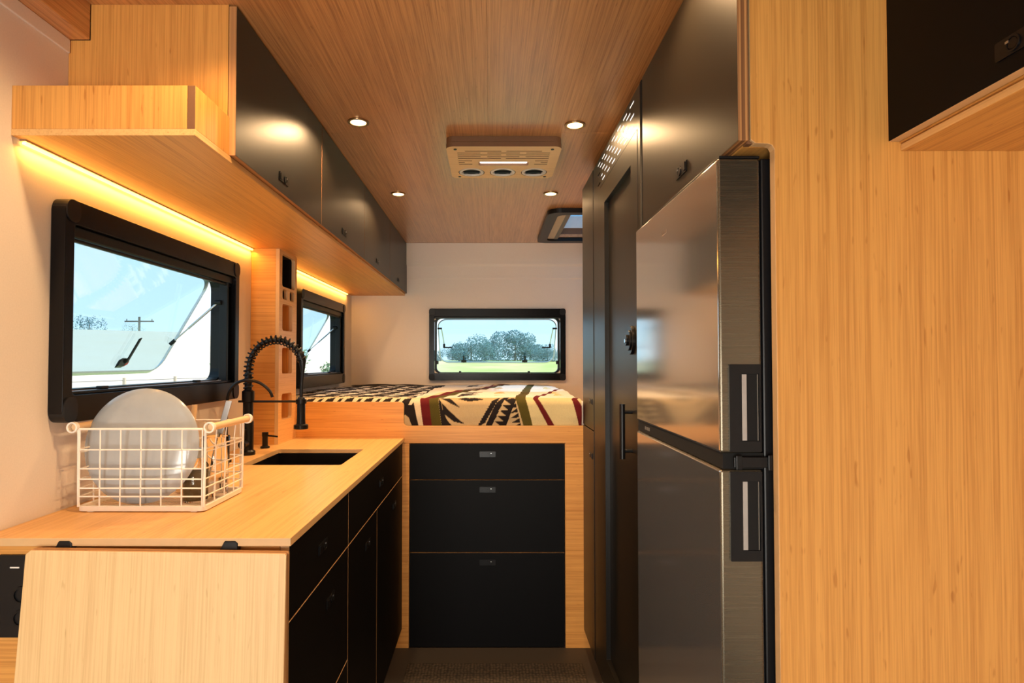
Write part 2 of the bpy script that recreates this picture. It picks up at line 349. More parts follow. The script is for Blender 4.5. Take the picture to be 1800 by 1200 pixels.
# ------------------------------------------------------------------ windows
def window_left(name, y0, y1):
    """hinged camper window in the left wall; y0..y1 is the outer frame"""
    z0, z1 = -0.14, 0.372
    R = sroot(name, (WL, (y0+y1)/2, z0))
    T = onleft(WL, 0, 0)
    MB(T).plate(rr(y0, y1, z0, z1, 0.028), [rr(y0+0.03, y1-0.03, z0+0.062, z1-0.055, 0.012)], 0.0005, 0.034).build('frame', M['bframe'], R, bevel=0.008, seg=3)
    # corner caps and the roller-blind cassette
    for yy in (y0+0.001, y1-0.046):
        for zz, hh in ((z0+0.001, 0.058), (z1-0.052, 0.051)):
            MB(T).plate(rr(yy, yy+0.045, zz, zz+hh, 0.02), [], 0.002, 0.037).build('corner_cap', M['bplas'], R, bevel=0.007, seg=3)
    MB(T).box(y0+0.03, y1-0.03, z1-0.082, z1-0.055, 0.002, 0.022).box(y0+0.032, y1-0.032, z1-0.092, z1-0.083, 0.006, 0.016).build('blind', M['bplas'], R, bevel=0.003)
    MB(T).box(y0+0.032, y1-0.032, z0+0.062, z0+0.070, 0.002, 0.02).build('sill_rail', M['bplas'], R, bevel=0.002)
    # side channels in the reveal
    for yy in (y0+0.031, y1-0.071):
        MB(T).box(yy, yy+0.012, z0+0.065, z1-0.06, -0.01, 0.02).box(yy+0.022, yy+0.030, z0+0.065, z1-0.06, -0.02, 0.01).build('side_channel', M['bplas'], R, bevel=0.002)
    MB(T).plate(rr(y0+0.034, y1-0.034, z0+0.066, z1-0.058, 0.045), [rr(y0+0.046, y1-0.052, z0+0.074, z1-0.07, 0.04)], -0.05, -0.012).build('seal', M['bplas'], R)
    # acrylic leaf swung outward at its foot (top hung)
    hz = z1-0.064; tilt = math.radians(30); Lp = 0.40
    def TP(a, b, n):   # a along y, b down from hinge (0..-Lp), n out of pane towards room
        return (WL-0.052 + b*math.sin(tilt) + n*math.cos(tilt), a, hz + b*math.cos(tilt) + n*math.sin(tilt)*0.0 + n*0.5)
    pa = MB(TP).plate(rr(y0+0.025, y1-0.045, -Lp, 0, 0.055, 8), [], -0.006, 0.006).build('pane', M['acrylic'], R)
    MB(TP).plate(rr(y0+0.024, y1-0.044, -Lp-0.001, 0.001, 0.056, 8), [rr(y0+0.030, y1-0.050, -Lp+0.005, -0.005, 0.05, 8)], -0.0075, 0.0075).build('pane_rim', M['alu'], pa)
    for yy in (y0+0.19, y1-0.30):
        MB(TP).box(yy-0.018, yy+0.018, -Lp+0.015, -Lp+0.045, 0.007, 0.022).box(yy+0.004, yy+0.016, -Lp+0.02, -Lp+0.115, 0.026, 0.036).build('catch', M['bplas'], pa, bevel=0.003)
        MB(TP).box(yy+0.016, yy+0.028, -Lp+0.018, -Lp+0.032, 0.010, 0.026).build('button', M['redmark'], pa, bevel=0.002)
    for yy in (y0+0.05, y1-0.075):
        a = Vector(T(yy, z1-0.155, -0.012)); b = Vector(TP(yy, -Lp+0.11, 0.012)); mid = a.lerp(b, 0.62)
        MB().tube([a, mid], 0.0045, 8).tube([mid, b], 0.0028, 8).build('stay', M['alu'], R)
        MB().tube([a + Vector((0.012, 0, 0)), a - Vector((0.012, 0, 0))], 0.009, 10).tube([b.lerp(mid, 0.25), b], 0.007, 8).build('stay_joint', M['bplas'], R)
    for zz in (z0+0.12, z1-0.14):
        MB(T).box(y1-0.062, y1-0.045, zz-0.02, zz+0.02, -0.006, 0.012).build('striker', M['bplas'], R, bevel=0.003)
    for yy in (y0+0.17, y1-0.27):
        MB(T).box(yy, yy+0.028, z0+0.070, z0+0.078, -0.006, 0.01).build('striker', M['bplas'], R, bevel=0.002)
    return R
window_left('window_1', 1.327, 2.25)
window_left('window_2', 2.985, 3.885)
def window_back():
    x0, x1, z0, z1 = -0.437, 0.527, -0.133, 0.372
    R = sroot('window_3', ((x0+x1)/2, YF, z0)); T = onfront(0, YF, 0)
    MB(T).plate(rr(x0, x1, z0, z1, 0.024), [rr(x0+0.036, x1-0.036, z0+0.05, z1-0.055, 0.006)], 0.0005, 0.030).build('frame', M['bframe'], R, bevel=0.008, seg=3)
    for xx in (x0-0.001, x1-0.041):
        for zz in (z0-0.001, z1-0.045):
            MB(T).plate(rr(xx, xx+0.042, zz, zz+0.046, 0.016), [], 0.002, 0.033).build('corner_cap', M['bplas'], R, bevel=0.006, seg=3)
    MB(T).box(x0+0.037, x1-0.037, z1-0.068, z1-0.055, 0.002, 0.018).build('blind', M['bplas'], R, bevel=0.002)
    MB(T).plate(rr(x0+0.036, x1-0.036, z0+0.050, z1-0.060, 0.03), [rr(x0+0.050, x1-0.050, z0+0.056, z1-0.066, 0.035, 7)], -0.045, -0.01).build('seal', M['bplas'], R)
    hz = z1-0.066; tilt = math.radians(38); Lp = 0.40
    TP = lambda a, b, n: (a, YF+0.05 - b*math.sin(tilt) - n*math.cos(tilt), hz + b*math.cos(tilt) - n*0.3)
    pa = MB(TP).plate(rr(x0+0.05, x1-0.05, -Lp, 0, 0.07, 8), [], -0.006, 0.006).build('pane', M['acrylic'], R)
    MB(TP).plate(rr(x0+0.05, x1-0.05, -Lp, 0, 0.07, 8), [rr(x0+0.057, x1-0.057, -Lp+0.007, -0.007, 0.064, 8)], -0.0075, 0.0075).build('pane_rim', M['alu'], pa)
    for xx in (-0.205, 0.255):
        MB(TP).box(xx-0.02, xx+0.02, -Lp+0.01, -Lp+0.032, 0.007, 0.024).box(xx-0.005, xx+0.006, -Lp+0.012, -Lp+0.075, 0.024, 0.034).build('catch', M['bplas'], pa, bevel=0.003)
    for sx, xa in ((1, x0+0.055), (-1, x1-0.055)):
        a = Vector(T(xa, 0.235, -0.02)); b = Vector(TP(xa+sx*0.035, -0.22, 0.01))
        MB().tube([a + Vector((sx*0.028, 0, 0)), b], 0.004, 8).build('stay', M['alu'], R)
        MB().tube([a, a + Vector((sx*0.032, 0, 0))], 0.006, 8).tube([b, b + Vector((0, 0, -0.03))], 0.008, 8).tube([b + Vector((0, 0, -0.026)), b + Vector((sx*0.06, 0, -0.028))], 0.005, 8).build('stay_joint', M['bplas'], R)
        MB(T).box(xa-0.008, xa+0.008, -0.02, 0.005, -0.03, -0.008).build('striker', M['bplas'], R, bevel=0.003)
    for xx in (-0.22, 0.27):
        MB(T).box(xx-0.008, xx+0.008, z0+0.055, z0+0.064, -0.03, -0.01).build('striker', M['bplas'], R, bevel=0.002)
window_back()
# roof hatch
hr = sroot('window_4', (0.65, 3.63, CZ)); T = onceil(0, 0, CZ)
MB(T).plate(rr(0.315, 0.985, 3.22, 4.06, 0.07, 8), [rr(0.375, 0.925, 3.275, 3.99, 0.05, 8)], 0.0005, 0.026).build('frame', M['bplas'], hr, bevel=0.008, seg=3)
MB(T).box(0.376, 0.425, 3.30, 3.98, 0.004, 0.012).build('blind', M['hatchblind'], hr)
MB(T).box(0.425, 0.452, 3.29, 3.985, -0.004, 0.014).box(0.376, 0.92, 3.272, 3.298, 0.002, 0.016).build('blind_rail', M['grey'], hr, bevel=0.002)
MB(T).plate(rr(0.36, 0.94, 3.26, 4.0, 0.05), [rr(0.385, 0.915, 3.285, 3.975, 0.04)], -0.14, -0.06).build('dome_rim', M['white'], hr)
MB(T).plate(rr(0.36, 0.94, 3.26, 4.0, 0.05), [], -0.152, -0.141).build('dome', M['hatchglass'], hr, bevel=0.004)
MB().tube([(0.44, 3.38, CZ+0.06), (0.92, 3.38, CZ+0.06)], 0.009, 8).tube([(0.53, 3.36, CZ+0.03), (0.53, 3.40, CZ+0.075)], 0.016, 10).build('crank_bar', M['bplas'], hr)

# ------------------------------------------------------------------ outside
def gh(x, y):
    r = math.hypot(x, y); left = min(1, max(0, (-x - 0.35*abs(y))/8.0)) if r > 1 else 0
    rise = min(1, max(0, (r-7)/55)); rise = rise*rise*(3-2*rise)
    return -2.3 + rise*(2.42 + 2.6*left*min(1, r/60))
gm = MB(); nr, na = 46, 120; vs = []; fs = []
for i in range(nr):
    r = 1.5*(150/1.5)**(i/(nr-1))
    for k in range(na):
        a = 2*PI*k/na; x = r*math.cos(a); y = 2 + r*math.sin(a); vs.append((x, y, gh(x, y)))
vs.append((0, 2, -2.3))
for i in range(nr-1):
    for k in range(na): fs.append((i*na+k, i*na+(k+1) % na, (i+1)*na+(k+1) % na, (i+1)*na+k))
for k in range(na): fs.append((k, (k+1) % na, len(vs)-1))
gm.add(vs, fs, 0, True); struct(gm.build('ground', M['ground']))
def tree(x, y, h, w, label, mat, group=None, nl=1500, zb=None):
    z = gh(x, y) if zb is None else zb
    R = thing('tree', (x, y, z-0.02), label, 'tree', group)
    MB().tube([(x, y, z-0.1), (x+0.05, y, z+h*0.4), (x-0.04, y, z+h*0.7)], [0.10*h/3, 0.07*h/3, 0.03*h/3], 8).build('trunk', M['bark'], R)
    f = MB(); s = h*0.03
    nb = 9; blobs = [(random.uniform(-.42, .42)*w, random.uniform(-.25, .25)*w, h*random.uniform(.08, .72), w*random.uniform(.26, .40)) for _ in range(nb)]
    vs = []; fs = []
    for i in range(nl):
        bx, by, bz, br = random.choice(blobs)
        d = Vector((random.gauss(0, 1), random.gauss(0, 1), random.gauss(0, 0.8))).normalized()*br*random.uniform(.65, 1.0)
        c = Vector((x+bx, y+by, max(z+0.05, z+bz+d.z*0.8))) + Vector((d.x, d.y, 0))
        u = Vector((random.gauss(0, 1), random.gauss(0, 1), random.gauss(0, 1))).normalized(); v = u.orthogonal().normalized()
        q = s*random.uniform(.7, 1.4); k = len(vs)
        vs += [tuple(c+u*q), tuple(c+v*q*.6), tuple(c-u*q), tuple(c-v*q*.6)]; fs.append((k, k+1, k+2, k+3))
    f.add(vs, fs); f.build('foliage', mat, R, props={'kind': 'stuff'})
ZY = [56, 61.5, 54.5, 64, 58.5, 65, 54, 61]
tl = [('low pale shrubby tree at the edge of the tree line', -5.4, 58, 1.6, 1.8), ('small rounded tree beside the low shrubby one', -3.9, 60, 2.4, 2.4),
      ('broad blue-green tree seen through the back window', -2.0, 59, 3.1, 3.3), ('short bushy tree between the broad and the tall trees', 0.2, 61, 2.8, 2.6),
      ('tallest dense tree seen through the back window', 2.4, 59, 4.0, 3.9), ('rounded tree beside the tallest dense one', 4.1, 61, 3.0, 2.8),
      ('low blue-green tree at the far side of the back window', 5.7, 60, 2.1, 2.2), ('lowest bush at the end of the tree line', 7.1, 60, 1.7, 2.0)]
for (lb, x, y, h, w), y2 in zip(tl, ZY): tree(x*y2/y, y2, h*0.78, w, lb, M['leaves'], 'trees beyond the meadow', 3600)
tree(-41.5, 61, 2.1, 2.6, 'dark tree clump on the pale hill outside the kitchen window', M['leaves'], nl=900)
tree(-34.0, 56, 0.9, 2.0, 'low bush on the pale hill beside the utility pole', M['leavesg'], nl=600)
for i, (x, y, h, w) in enumerate(((-29.5, 50, 2.4, 4.0), (-27.0, 57, 2.8, 4.2))):
    tree(x, y, h, w, ['pale green tree behind the pasture fence outside the kitchen window', 'second pale green tree behind the pasture fence, farther back'][i], M['leavesg'], nl=900, zb=-0.6)
for i, (x, y, h, w) in enumerate(((-6.9, 19, 2.9, 2.4), (-5.0, 21.5, 2.5, 2.1))):
    tree(x, y, h, w, ['light green tree seen through the small side window', 'light green tree farther off in the small side window'][i], M['leavesg'], nl=1100)
px, py = -36.3, 61; pz = gh(px, py)
up = thing('utility_pole', (px, py, pz), 'wooden utility pole with one crossarm on the pale hill', 'utility pole')
MB().tube([(px, py, pz-0.1), (px, py, 4.6)], 0.11, 8).build('pole', M['bark'], up)
MB().box(px-1.5, px+1.5, py-0.06, py+0.06, 4.05, 4.2).build('crossarm', M['bark'], up)
for q in (-1.3, 1.3): MB().tube([(px+q, py, 4.2), (px+q, py, 4.38)], 0.05, 6).build('insulator', M['grey'], up)
fr = thing('pasture_fence', (-14, 21, -1.5), 'pale wire pasture fence crossing the dry field', 'fence')
P0, P1 = Vector((-17, 15, 0)), Vector((-9, 27, 0)); tops = []
for i in range(9):
    p = P0.lerp(P1, i/8); z = gh(p.x, p.y)
    MB().box(p.x-.04, p.x+.04, p.y-.04, p.y+.04, z-0.1, z+0.95).build('post', M['hatchblind'], fr); tops.append((p.x, p.y, z))
for h in (0.35, 0.85):
    MB().tube([(a, b, c+h) for a, b, c in tops], 0.012, 5).build('wire', M['grey'], fr)

# ------------------------------------------------------------------ latches
def latch(T, parent, w=0.072, h=0.025):
    m = MB(T).plate(rr(-w/2, w/2, -h/2, h/2, 0.003), [], 0.0003, 0.0022)
    m.plate(circ(0.008, 0, 0.0105, 20), [circ(0.008, 0, 0.008, 20)], 0.0022, 0.0042).plate(circ(0.008, 0, 0.0068, 16), [], 0.0022, 0.0036)
    m.box(-w/2+0.004, -w/2+0.014, -h/2+0.004, h/2-0.004, 0.0022, 0.0042)
    m.box(0.013, 0.018, 0.003, 0.006, 0.0034, 0.0046, 1)
    return m.build('latch', [M['bmet'], M['alu']], parent, bevel=0.0005)

# ------------------------------------------------------------------ overhead cabinets on the left, with the shelf under them
UX = -0.599; UY = 1.374
ws = thing('wall_shelf', (WL, UY, 0.467), 'long bamboo shelf with raised end lip beneath the overhead cabinets', 'shelf')
MB().box(WL, -0.612, 1.213, YF-0.001, 0.467, 0.481).build('board', [M['by'], M['btop']], ws, bevel=0.0008, facemat=by_z)
MB().box(WL, -0.6295, 1.2135, 1.231, 0.4812, 0.572).build('front_lip', [M['bz'], M['bz']], ws, bevel=0.0008)
MB().box(-0.629, -0.6125, 1.2135, UY-0.001, 0.4812, 0.572).build('side_lip', [M['bz'], M['dedge']], ws, bevel=0.0008, facemat=lambda n: 0 if abs(n.x) > .7 or n.z > .5 else 1)
ups = ['nearest overhead cabinet on the window side, black door, bamboo end panel', 'second black overhead cabinet from the near end, window side',
       'third black overhead cabinet from the near end, window side', 'farthest black overhead cabinet, touching the back wall']
W = (YF-0.004-UY)/4
def overhead(i):
    y0 = UY + i*W; y1 = y0 + W
    R = thing('overhead_cabinet', (WL, y0, 0.482), ups[i], 'cabinet', 'overhead cabinets above the worktop')
    yy = y0 + (0.019 if i == 0 else 0.001)
    MB().box(WL+0.0005, UX-0.019, yy, y1-0.001, 0.4815, 0.835 if i else 0.752).build('body', M['bx'], R)
    if i == 0:
        MB(onfront(0, UY+0.018, 0)).prism([(WL+0.0005, 0.4815), (UX-0.0185, 0.4815), (UX-0.0185, CZ-0.0005), (-0.9415, CZ-0.0005), (-0.9415, 0.7545), (WL+0.0005, 0.7545)], 0, 0.018).build('side_panel', [M['bz'], M['dedge']], R, facemat=by_y)
    d = MB().box(UX-0.018, UX, y0+0.0015, y1-0.0015, 0.4825, CZ-0.003).build('door', [M['black'], M['plyx']], R, bevel=0.0008, facemat=by_x)
    latch(onleft(UX, y0+W*0.46, 0.527), d)
for i in range(4): overhead(i)
# LED strips at the back of the shelf
for i, (y0, y1, lb) in enumerate(((1.235, 2.435, 'glowing amber LED strip above the large kitchen window'), (2.70, 4.05, 'glowing amber LED strip above the small side window'))):
    R = thing('led_strip', (-0.985, y0, 0.466), lb, 'light strip', 'LED strips under the shelf')
    MB().box(-0.992, -0.980, y0, y1, 0.4635, 0.4668).build('channel', M['alu'], R)
    MB().box(-0.990, -0.981, y0+0.002, y1-0.002, 0.4575, 0.4634).build('diffuser', M['ledglow'], R, bevel=0.002)
    l = bpy.data.lights.new('led_light', 'AREA'); l.shape = 'RECTANGLE'; l.size = 0.012; l.size_y = y1-y0; l.energy = 1.3*(y1-y0); l.color = (1.0, 0.44, 0.07)
    o = bpy.data.objects.new('led_light', l); COL.objects.link(o); o.parent = R; o.location = (0.006, (y1-y0)/2, -0.014); o.rotation_euler = (0, math.radians(8), 0)

# ------------------------------------------------------------------ pillar of cubbies between the windows
PX = -0.875; PY0 = 2.44; PY1 = YD-0.001
pr = thing('cubby_tower', (WL, PY0, -0.342), 'slim bamboo cubby tower between the two side windows', 'shelf unit')
def pyz(px, py, s=408): return None
holes = [(2.47, 2.63, 0.315, 0.452), (2.475, 2.535, 0.262, 0.305), (2.565, 2.625, 0.262, 0.305), (2.475, 2.60, 0.130, 0.243), (2.475, 2.60, -0.052, 0.058), (2.475, 2.60, -0.245, -0.136)]
holes = [(a+0.003, b+0.003, c, d) for a, b, c, d in holes]
MB(onleft(PX-0.015, 0, 0)).plate(rr(PY0, PY1, -0.3415, 0.4665), [rr(a, b, c, d, 0.012, 4) for a, b, c, d in holes], 0, 0.015).build('face_board', [M['btop'], M['edge']], pr, facemat=by_x)
MB().box(WL+0.001, PX-0.0155, PY0, PY0+0.012, -0.3415, 0.4665).build('side_board', M['bx'], pr, props={'label': 'near side board with level grain'})
MB().box(WL+0.001, PX-0.0155, PY1-0.012, PY1, -0.3415, 0.4665).build('side_board', M['bx'], pr)
for k, (a, b, c, d) in enumerate(holes):
    m = MB(); x0 = PX-0.095; x1 = PX-0.0155
    m.box(x0, x1, a-0.004, b+0.004, c-0.008, c-0.0005).box(x0, x1, a-0.004, b+0.004, d+0.0005, d+0.004).box(x0-0.006, x0, a-0.004, b+0.004, c, d)
    m.box(x0, x1, a-0.005, a-0.0005, c, d).box(x0, x1, b+0.0005, b+0.005, c, d)
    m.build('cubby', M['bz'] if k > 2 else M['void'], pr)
MB(onleft(PX-0.05, 0, 0)).plate(rr(2.575, 2.625, 0.267, 0.300, 0.005), [], 0, 0.006).build('socket', M['chrome'], pr, bevel=0.001)

# ------------------------------------------------------------------ kitchen: worktop, base cabinets, sink, leaf
CT = -0.342; CXF = -0.388; DX = -0.396
SK = (-0.828, -0.496, 1.965, 2.32)
wt_ = MB(ontop(0, 0, CT-0.016)).plate(rr(WL+0.001, CXF, 1.155, YD-0.0005), [rr(*SK, 0.012)], 0, 0.016).build('worktop', [M['btop'], M['edge']], None, bevel=0.0012, facemat=by_z)
tag(wt_, 'long bamboo kitchen worktop with a sink cut-out', 'worktop')
sk = thing('sink', (-0.66, 2.14, CT-0.18), 'black undermount sink set in the bamboo worktop', 'sink')
m = MB(); x0, x1, y0, y1 = SK; zt = CT-0.017; zb = CT-0.19; t = 0.006
m.box(x0-t, x1+t, y0-t, y1+t, zb-t, zb).box(x0-t, x0, y0-t, y1+t, zb, zt).box(x1, x1+t, y0-t, y1+t, zb, zt).box(x0, x1, y0-t, y0, zb, zt).box(x0, x1, y1, y1+t, zb, zt)
m.build('basin', M['bmet'], sk)
MB().lathe([(0.0, 0.001), (0.04, 0.001), (0.042, 0.004), (0.036, 0.006), (0.0, 0.004)], (-0.66, 2.14, zb), n=24).build('drain', M['alu'], sk)
KB = FZ+0.085
def base_cab(y0, y1, label, drawers, doors, endpanel):
    R = thing('base_cabinet', (WL, y0, FZ), label, 'cabinet', 'base cabinets under the worktop')
    m = MB(); zt = CT-0.0165
    m.box(WL+0.002, DX-0.019, y0+0.019, y0+0.03, KB, zt).box(WL+0.002, DX-0.019, y1-0.012, y1-0.001, KB, zt).box(WL+0.002, DX-0.019, y0+0.03, y1-0.012, KB, KB+0.012)
    m.box(WL+0.002, WL+0.01, y0+0.03, y1-0.012, KB+0.012, zt)
    m.build('body', M['bx'], R)
    MB().box(-0.46, -0.445, y0, y1-0.001, FZ+0.0005, KB-0.001).build('toe_kick', M['bx'], R)
    if endpanel:
        MB().box(WL+0.002, DX-0.0185, y0, y0+0.018, FZ+0.001, zt).build('end_panel', [M['bx'], M['plyx']], R, facemat=by_y)
    for (a, b, c, d) in drawers + doors:
        nm = 'drawer' if (a, b, c, d) in drawers else 'door'
        o = MB().box(DX-0.018, DX, a+0.0015, b-0.0015, c+0.0015, d-0.0015).build(nm, [M['blackm'], M['edge']], R, bevel=0.0007, facemat=by_x)
        latch(onleft(DX, (a+b)/2-0.01 if nm == 'drawer' else a+(b-a)*0.62, (c+d)/2 if nm == 'drawer' else d-0.075), o)
    return R
base_cab(1.170, 1.655, 'near base cabinet with bamboo end panel, behind the hanging table leaf',
         [(1.170, 1.655, -0.511, CT-0.0175), (1.170, 1.655, KB, -0.822)], [(1.170, 1.655, -0.822, -0.511)], True)
base_cab(1.655, YD-0.003, 'far base cabinet under the sink, one drawer over two black doors',
         [(1.655, YD-0.003, -0.511, CT-0.0175)], [(1.655, 2.07, KB, -0.511), (2.07, YD-0.003, KB, -0.511)], False)
# folding leaf hanging at the counter end, leaning out a little at the foot
fl = thing('folding_table_leaf', (-0.64, 1.13, -0.36), 'pale bamboo drop leaf hanging from the counter end', 'folding table')
TL = lambda a, b, n: (a, 1.152 - n + (b+0.36)*0.06, b)
MB(TL).prism([(-0.874, -0.358), (-0.391, -0.3645), (-0.388, -0.368), (-0.385, -0.86), (-0.897, -0.86), (-0.884, -0.366)], 0, 0.02).build('leaf', [M['bleaf'], M['plyy']], fl, bevel=0.0018, facemat=by_y)
for x in (-0.829, -0.508):
    MB(onfront(x, 1.1525, 0)).prism([(-0.022, -0.374), (0.018, -0.374), (0.018, -0.352), (0.013, -0.3475), (-0.008, -0.3475)], -0.0165, -0.0005).build('bracket', M['bplas'], fl, bevel=0.002)
ol = thing('outlet_panel', (-0.92, 1.169, -0.46), 'black outlet plate on the bamboo counter end', 'outlet')
T = onfront(0, 1.1695, 0)
MB(T).plate(rr(-0.962, -0.868, -0.537, -0.378, 0.002), [], 0, 0.005).build('cover_plate', M['bplas'], ol, bevel=0.001)
MB(T).box(-0.938, -0.920, -0.403, -0.4005, 0.005, 0.006).build('indicator', M['white'], ol)
for z in (-0.455, -0.50):
    MB(T).plate(circ(-0.915, z, 0.017), [circ(-0.915, z, 0.013)], 0.005, 0.008).build('socket', M['bmet'], ol)

# taps
fx, fy = -0.893, 2.18
fc = thing('kitchen_faucet', (fx, fy, CT), 'black spring-neck faucet between the window and the sink', 'faucet')
MB().lathe([(0.027, 0), (0.027, 0.012), (0.0205, 0.018), (0.0205, 0.12), (0.018, 0.125), (0.018, 0.19), (0.022, 0.192), (0.022, 0.232), (0.013, 0.238), (0.013, 0.30), (0, 0.30)], (fx, fy, CT+0.0005), n=24).build('column', M['bmet'], fc)
pp = [(437, 684), (437, 660), (438, 641), (443, 624), (454, 609), (469, 600), (487, 597), (504, 601), (518, 611), (527, 622), (532, 634)]
path = [Vector(((x-863)/477, fy, (635-y)/477)) for x, y in pp]
def resample(P, n):
    d = [0]
    for a, b in zip(P, P[1:]): d.append(d[-1]+(b-a).length)
    out = []
    for i in range(n):
        t = d[-1]*i/(n-1); k = max(j for j in range(len(d)) if d[j] <= t+1e-9); k = min(k, len(P)-2)
        out.append(P[k].lerp(P[k+1], (t-d[k])/(d[k+1]-d[k])))
    return out, d[-1]
def smooth_path(P, n):
    Q = []
    for i in range(len(P)-1):
        p0, p1, p2, p3 = P[max(i-1, 0)], P[i], P[i+1], P[min(i+2, len(P)-1)]
        for j in range(8):
            t = j/8; Q.append(0.5*((2*p1)+(p2-p0)*t+(2*p0-5*p1+4*p2-p3)*t*t+(3*p1-p0-3*p2+p3)*t**3))
    Q.append(P[-1]); return resample(Q, n)
sp, Ls = smooth_path(path, 60)
MB().tube(sp, 0.0085, 10).build('hose', M['bmet'], fc)
def coil(P, L, pitch, R, r, ppt=12):
    n = int(L/pitch*ppt); Q, _ = resample(P, n); out = []
    for i, p in enumerate(Q):
        d = (Q[min(i+1, n-1)]-Q[max(i-1, 0)]).normalized(); a = Vector((0, 1, 0)); b = d.cross(a)
        t = 2*PI*i/ppt; out.append(p + (a*math.cos(t)+b*math.sin(t))*R)
    return out
MB().tube(coil(sp, Ls, 0.0155, 0.0155, 0.003), 0.0030, 6).build('spring', M['bmet'], fc)
hx = path[-1].x-0.004
MB().tube([path[-2], path[-1], (hx+0.004, fy, -0.045), (hx, fy, -0.10), (hx, fy, -0.135)], [0.016, 0.014, 0.0065, 0.0065, 0.0065], 10).build('wand', M['bmet'], fc)
MB().lathe([(0, 0.115), (0.011, 0.115), (0.0145, 0.108), (0.0155, 0.03), (0.0165, 0.018), (0.026, 0.014), (0.026, 0.0), (0.018, -0.002), (0, -0.002)], (hx, fy, -0.247), n=24).build('spray_head', M['bmet'], fc)
MB().tube([(fx-0.035, fy, -0.147), (hx-0.012, fy, -0.147)], 0.0042, 8).lathe([(0.019, -0.008), (0.019, 0.008)], (hx, fy, -0.147), n=20).build('docking_arm', M['bmet'], fc)
MB().tube([(fx, fy-0.02, -0.30), (fx, fy-0.052, -0.30)], 0.014, 12).tube([(fx, fy-0.04, -0.30), (fx+0.012, fy-0.05, -0.245)], 0.0045, 8).build('lever', M['bmet'], fc)
wx, wy = -0.900, 2.02
wf = thing('water_tap', (wx, wy, CT), 'thin black gooseneck water tap behind the wire basket', 'faucet')
MB().lathe([(0.017, 0), (0.017, 0.008), (0.011, 0.012), (0.011, 0.05), (0, 0.05)], (wx, wy, CT+0.0005), n=20).build('base', M['bmet'], wf)
Q, _ = smooth_path([Vector(p) for p in ((wx, wy, -0.30), (wx, wy, -0.16), (wx+0.008, wy, -0.105), (wx+0.035, wy, -0.073), (wx+0.075, wy, -0.064), (wx+0.115, wy, -0.075), (wx+0.145, wy, -0.10), (wx+0.155, wy, -0.122))], 40)
MB().tube(Q, 0.0052, 8).build('spout', M['bmet'], wf)
sx_, sy_ = -0.892, 2.345
sd = thing('soap_dispenser', (sx_, sy_, CT), 'short black soap pump behind the sink, beside the cubby tower', 'soap dispenser')
MB().lathe([(0.018, 0), (0.018, 0.006), (0.011, 0.010), (0.011, 0.045), (0.0125, 0.047), (0.0125, 0.062), (0, 0.062)], (sx_, sy_, CT+0.0005), n=20).build('body', M['bmet'], sd)
MB().tube([(sx_, sy_, -0.292), (sx_+0.05, sy_, -0.297)], 0.0035, 8).build('nozzle', M['bmet'], sd)

# ------------------------------------------------------------------ wire basket and what is in it
bx0, bx1, by0, by1 = -0.937, -0.652, 1.352, 1.557; bz = CT
bk = thing('wire_basket', ((bx0+bx1)/2, (by0+by1)/2, bz), 'white wire dish basket with wooden handles on the worktop', 'basket')
m = MB(ontop(0, 0, bz)).plate(rr(bx0-0.003, bx1+0.003, by0-0.003, by1+0.003, 0.014), [rr(bx0+0.006, bx1-0.006, by0+0.006, by1-0.006, 0.01)], 0.0025, 0.014)
for x in (bx0+0.02, bx1-0.03):
    for y in (by0+0.0, by1-0.012): m.box(x, x+0.014, y, y+0.012, 0.0003, 0.003)
m.build('base_frame', M['wire'], bk, bevel=0.0015)
m = MB()
for i in range(15):
    y = by0+0.012+i*(by1-by0-0.024)/14; m.tube([(bx0+0.004, y, bz+0.006), (bx1-0.004, y, bz+0.006)], 0.0012, 5)
m.build('floor_wires', M['wire'], bk, props={'kind': 'stuff'})
lv = [0.035, 0.054, 0.0745, 0.098, 0.141]; top = 0.188
def side(nm, P, Q, nv, wr_=0.0017):
    P = Vector(P); Q = Vector(Q); m = MB()
    up_ = Vector((0, 0, 1))
    for h in lv: m.tube([P+up_*h, Q+up_*h], wr_, 6)
    m.tube([P+up_*top, Q+up_*top], 0.0026, 8)
    for i in range(nv+1):
        p = P.lerp(Q, (i+0.02)/(nv+0.04)); m.tube([p+up_*0.012, p+up_*top], wr_, 6)
    return m.build('wire_side', M['wire'], bk)
side('f', (bx0, by0, bz), (bx1-0.004, by0, bz), 6); side('b', (bx0, by1, bz), (bx1-0.004, by1, bz), 6)
for xx, sg in ((bx0, -1), (bx1, 1)):
    m = MB()
    for h in lv[:-1]+[0.135, 0.143]: m.tube([(xx, by0, bz+h), (xx, by1, bz+h)], 0.0017, 6)
    for i in range(5):
        y = by0 + (i+0.0)*(by1-by0)/4; m.tube([(xx, y, bz+0.012), (xx+sg*0.002, y, bz+(0.143 if 0 < i < 4 else top))], 0.0017 if 0 < i < 4 else 0.003, 6)
    for i in (1, 2, 3): 
        y = by0 + i*(by1-by0)/4; m.tube([(xx, y, bz+0.143), (xx+sg*0.003, y+0.004, bz+top)], 0.0015, 6)
    m.build('wire_side', M['wire'], bk)
    hx_ = xx + sg*0.013; hz_ = bz+top+0.004
    MB().tube([(hx_, by0+0.003, hz_), (hx_, by1+0.002, hz_)], 0.0085, 14).build('wooden_handle', M['dowel'], bk)
    for y in (by0-0.002, by1+0.002):
        MB(onfront(hx_, y+0.004, hz_)).plate(circ(0, 0, 0.0125, 24), [circ(0, 0, 0.0088, 20)], 0, 0.010).build('handle_loop', M['wire'], bk, bevel=0.001)
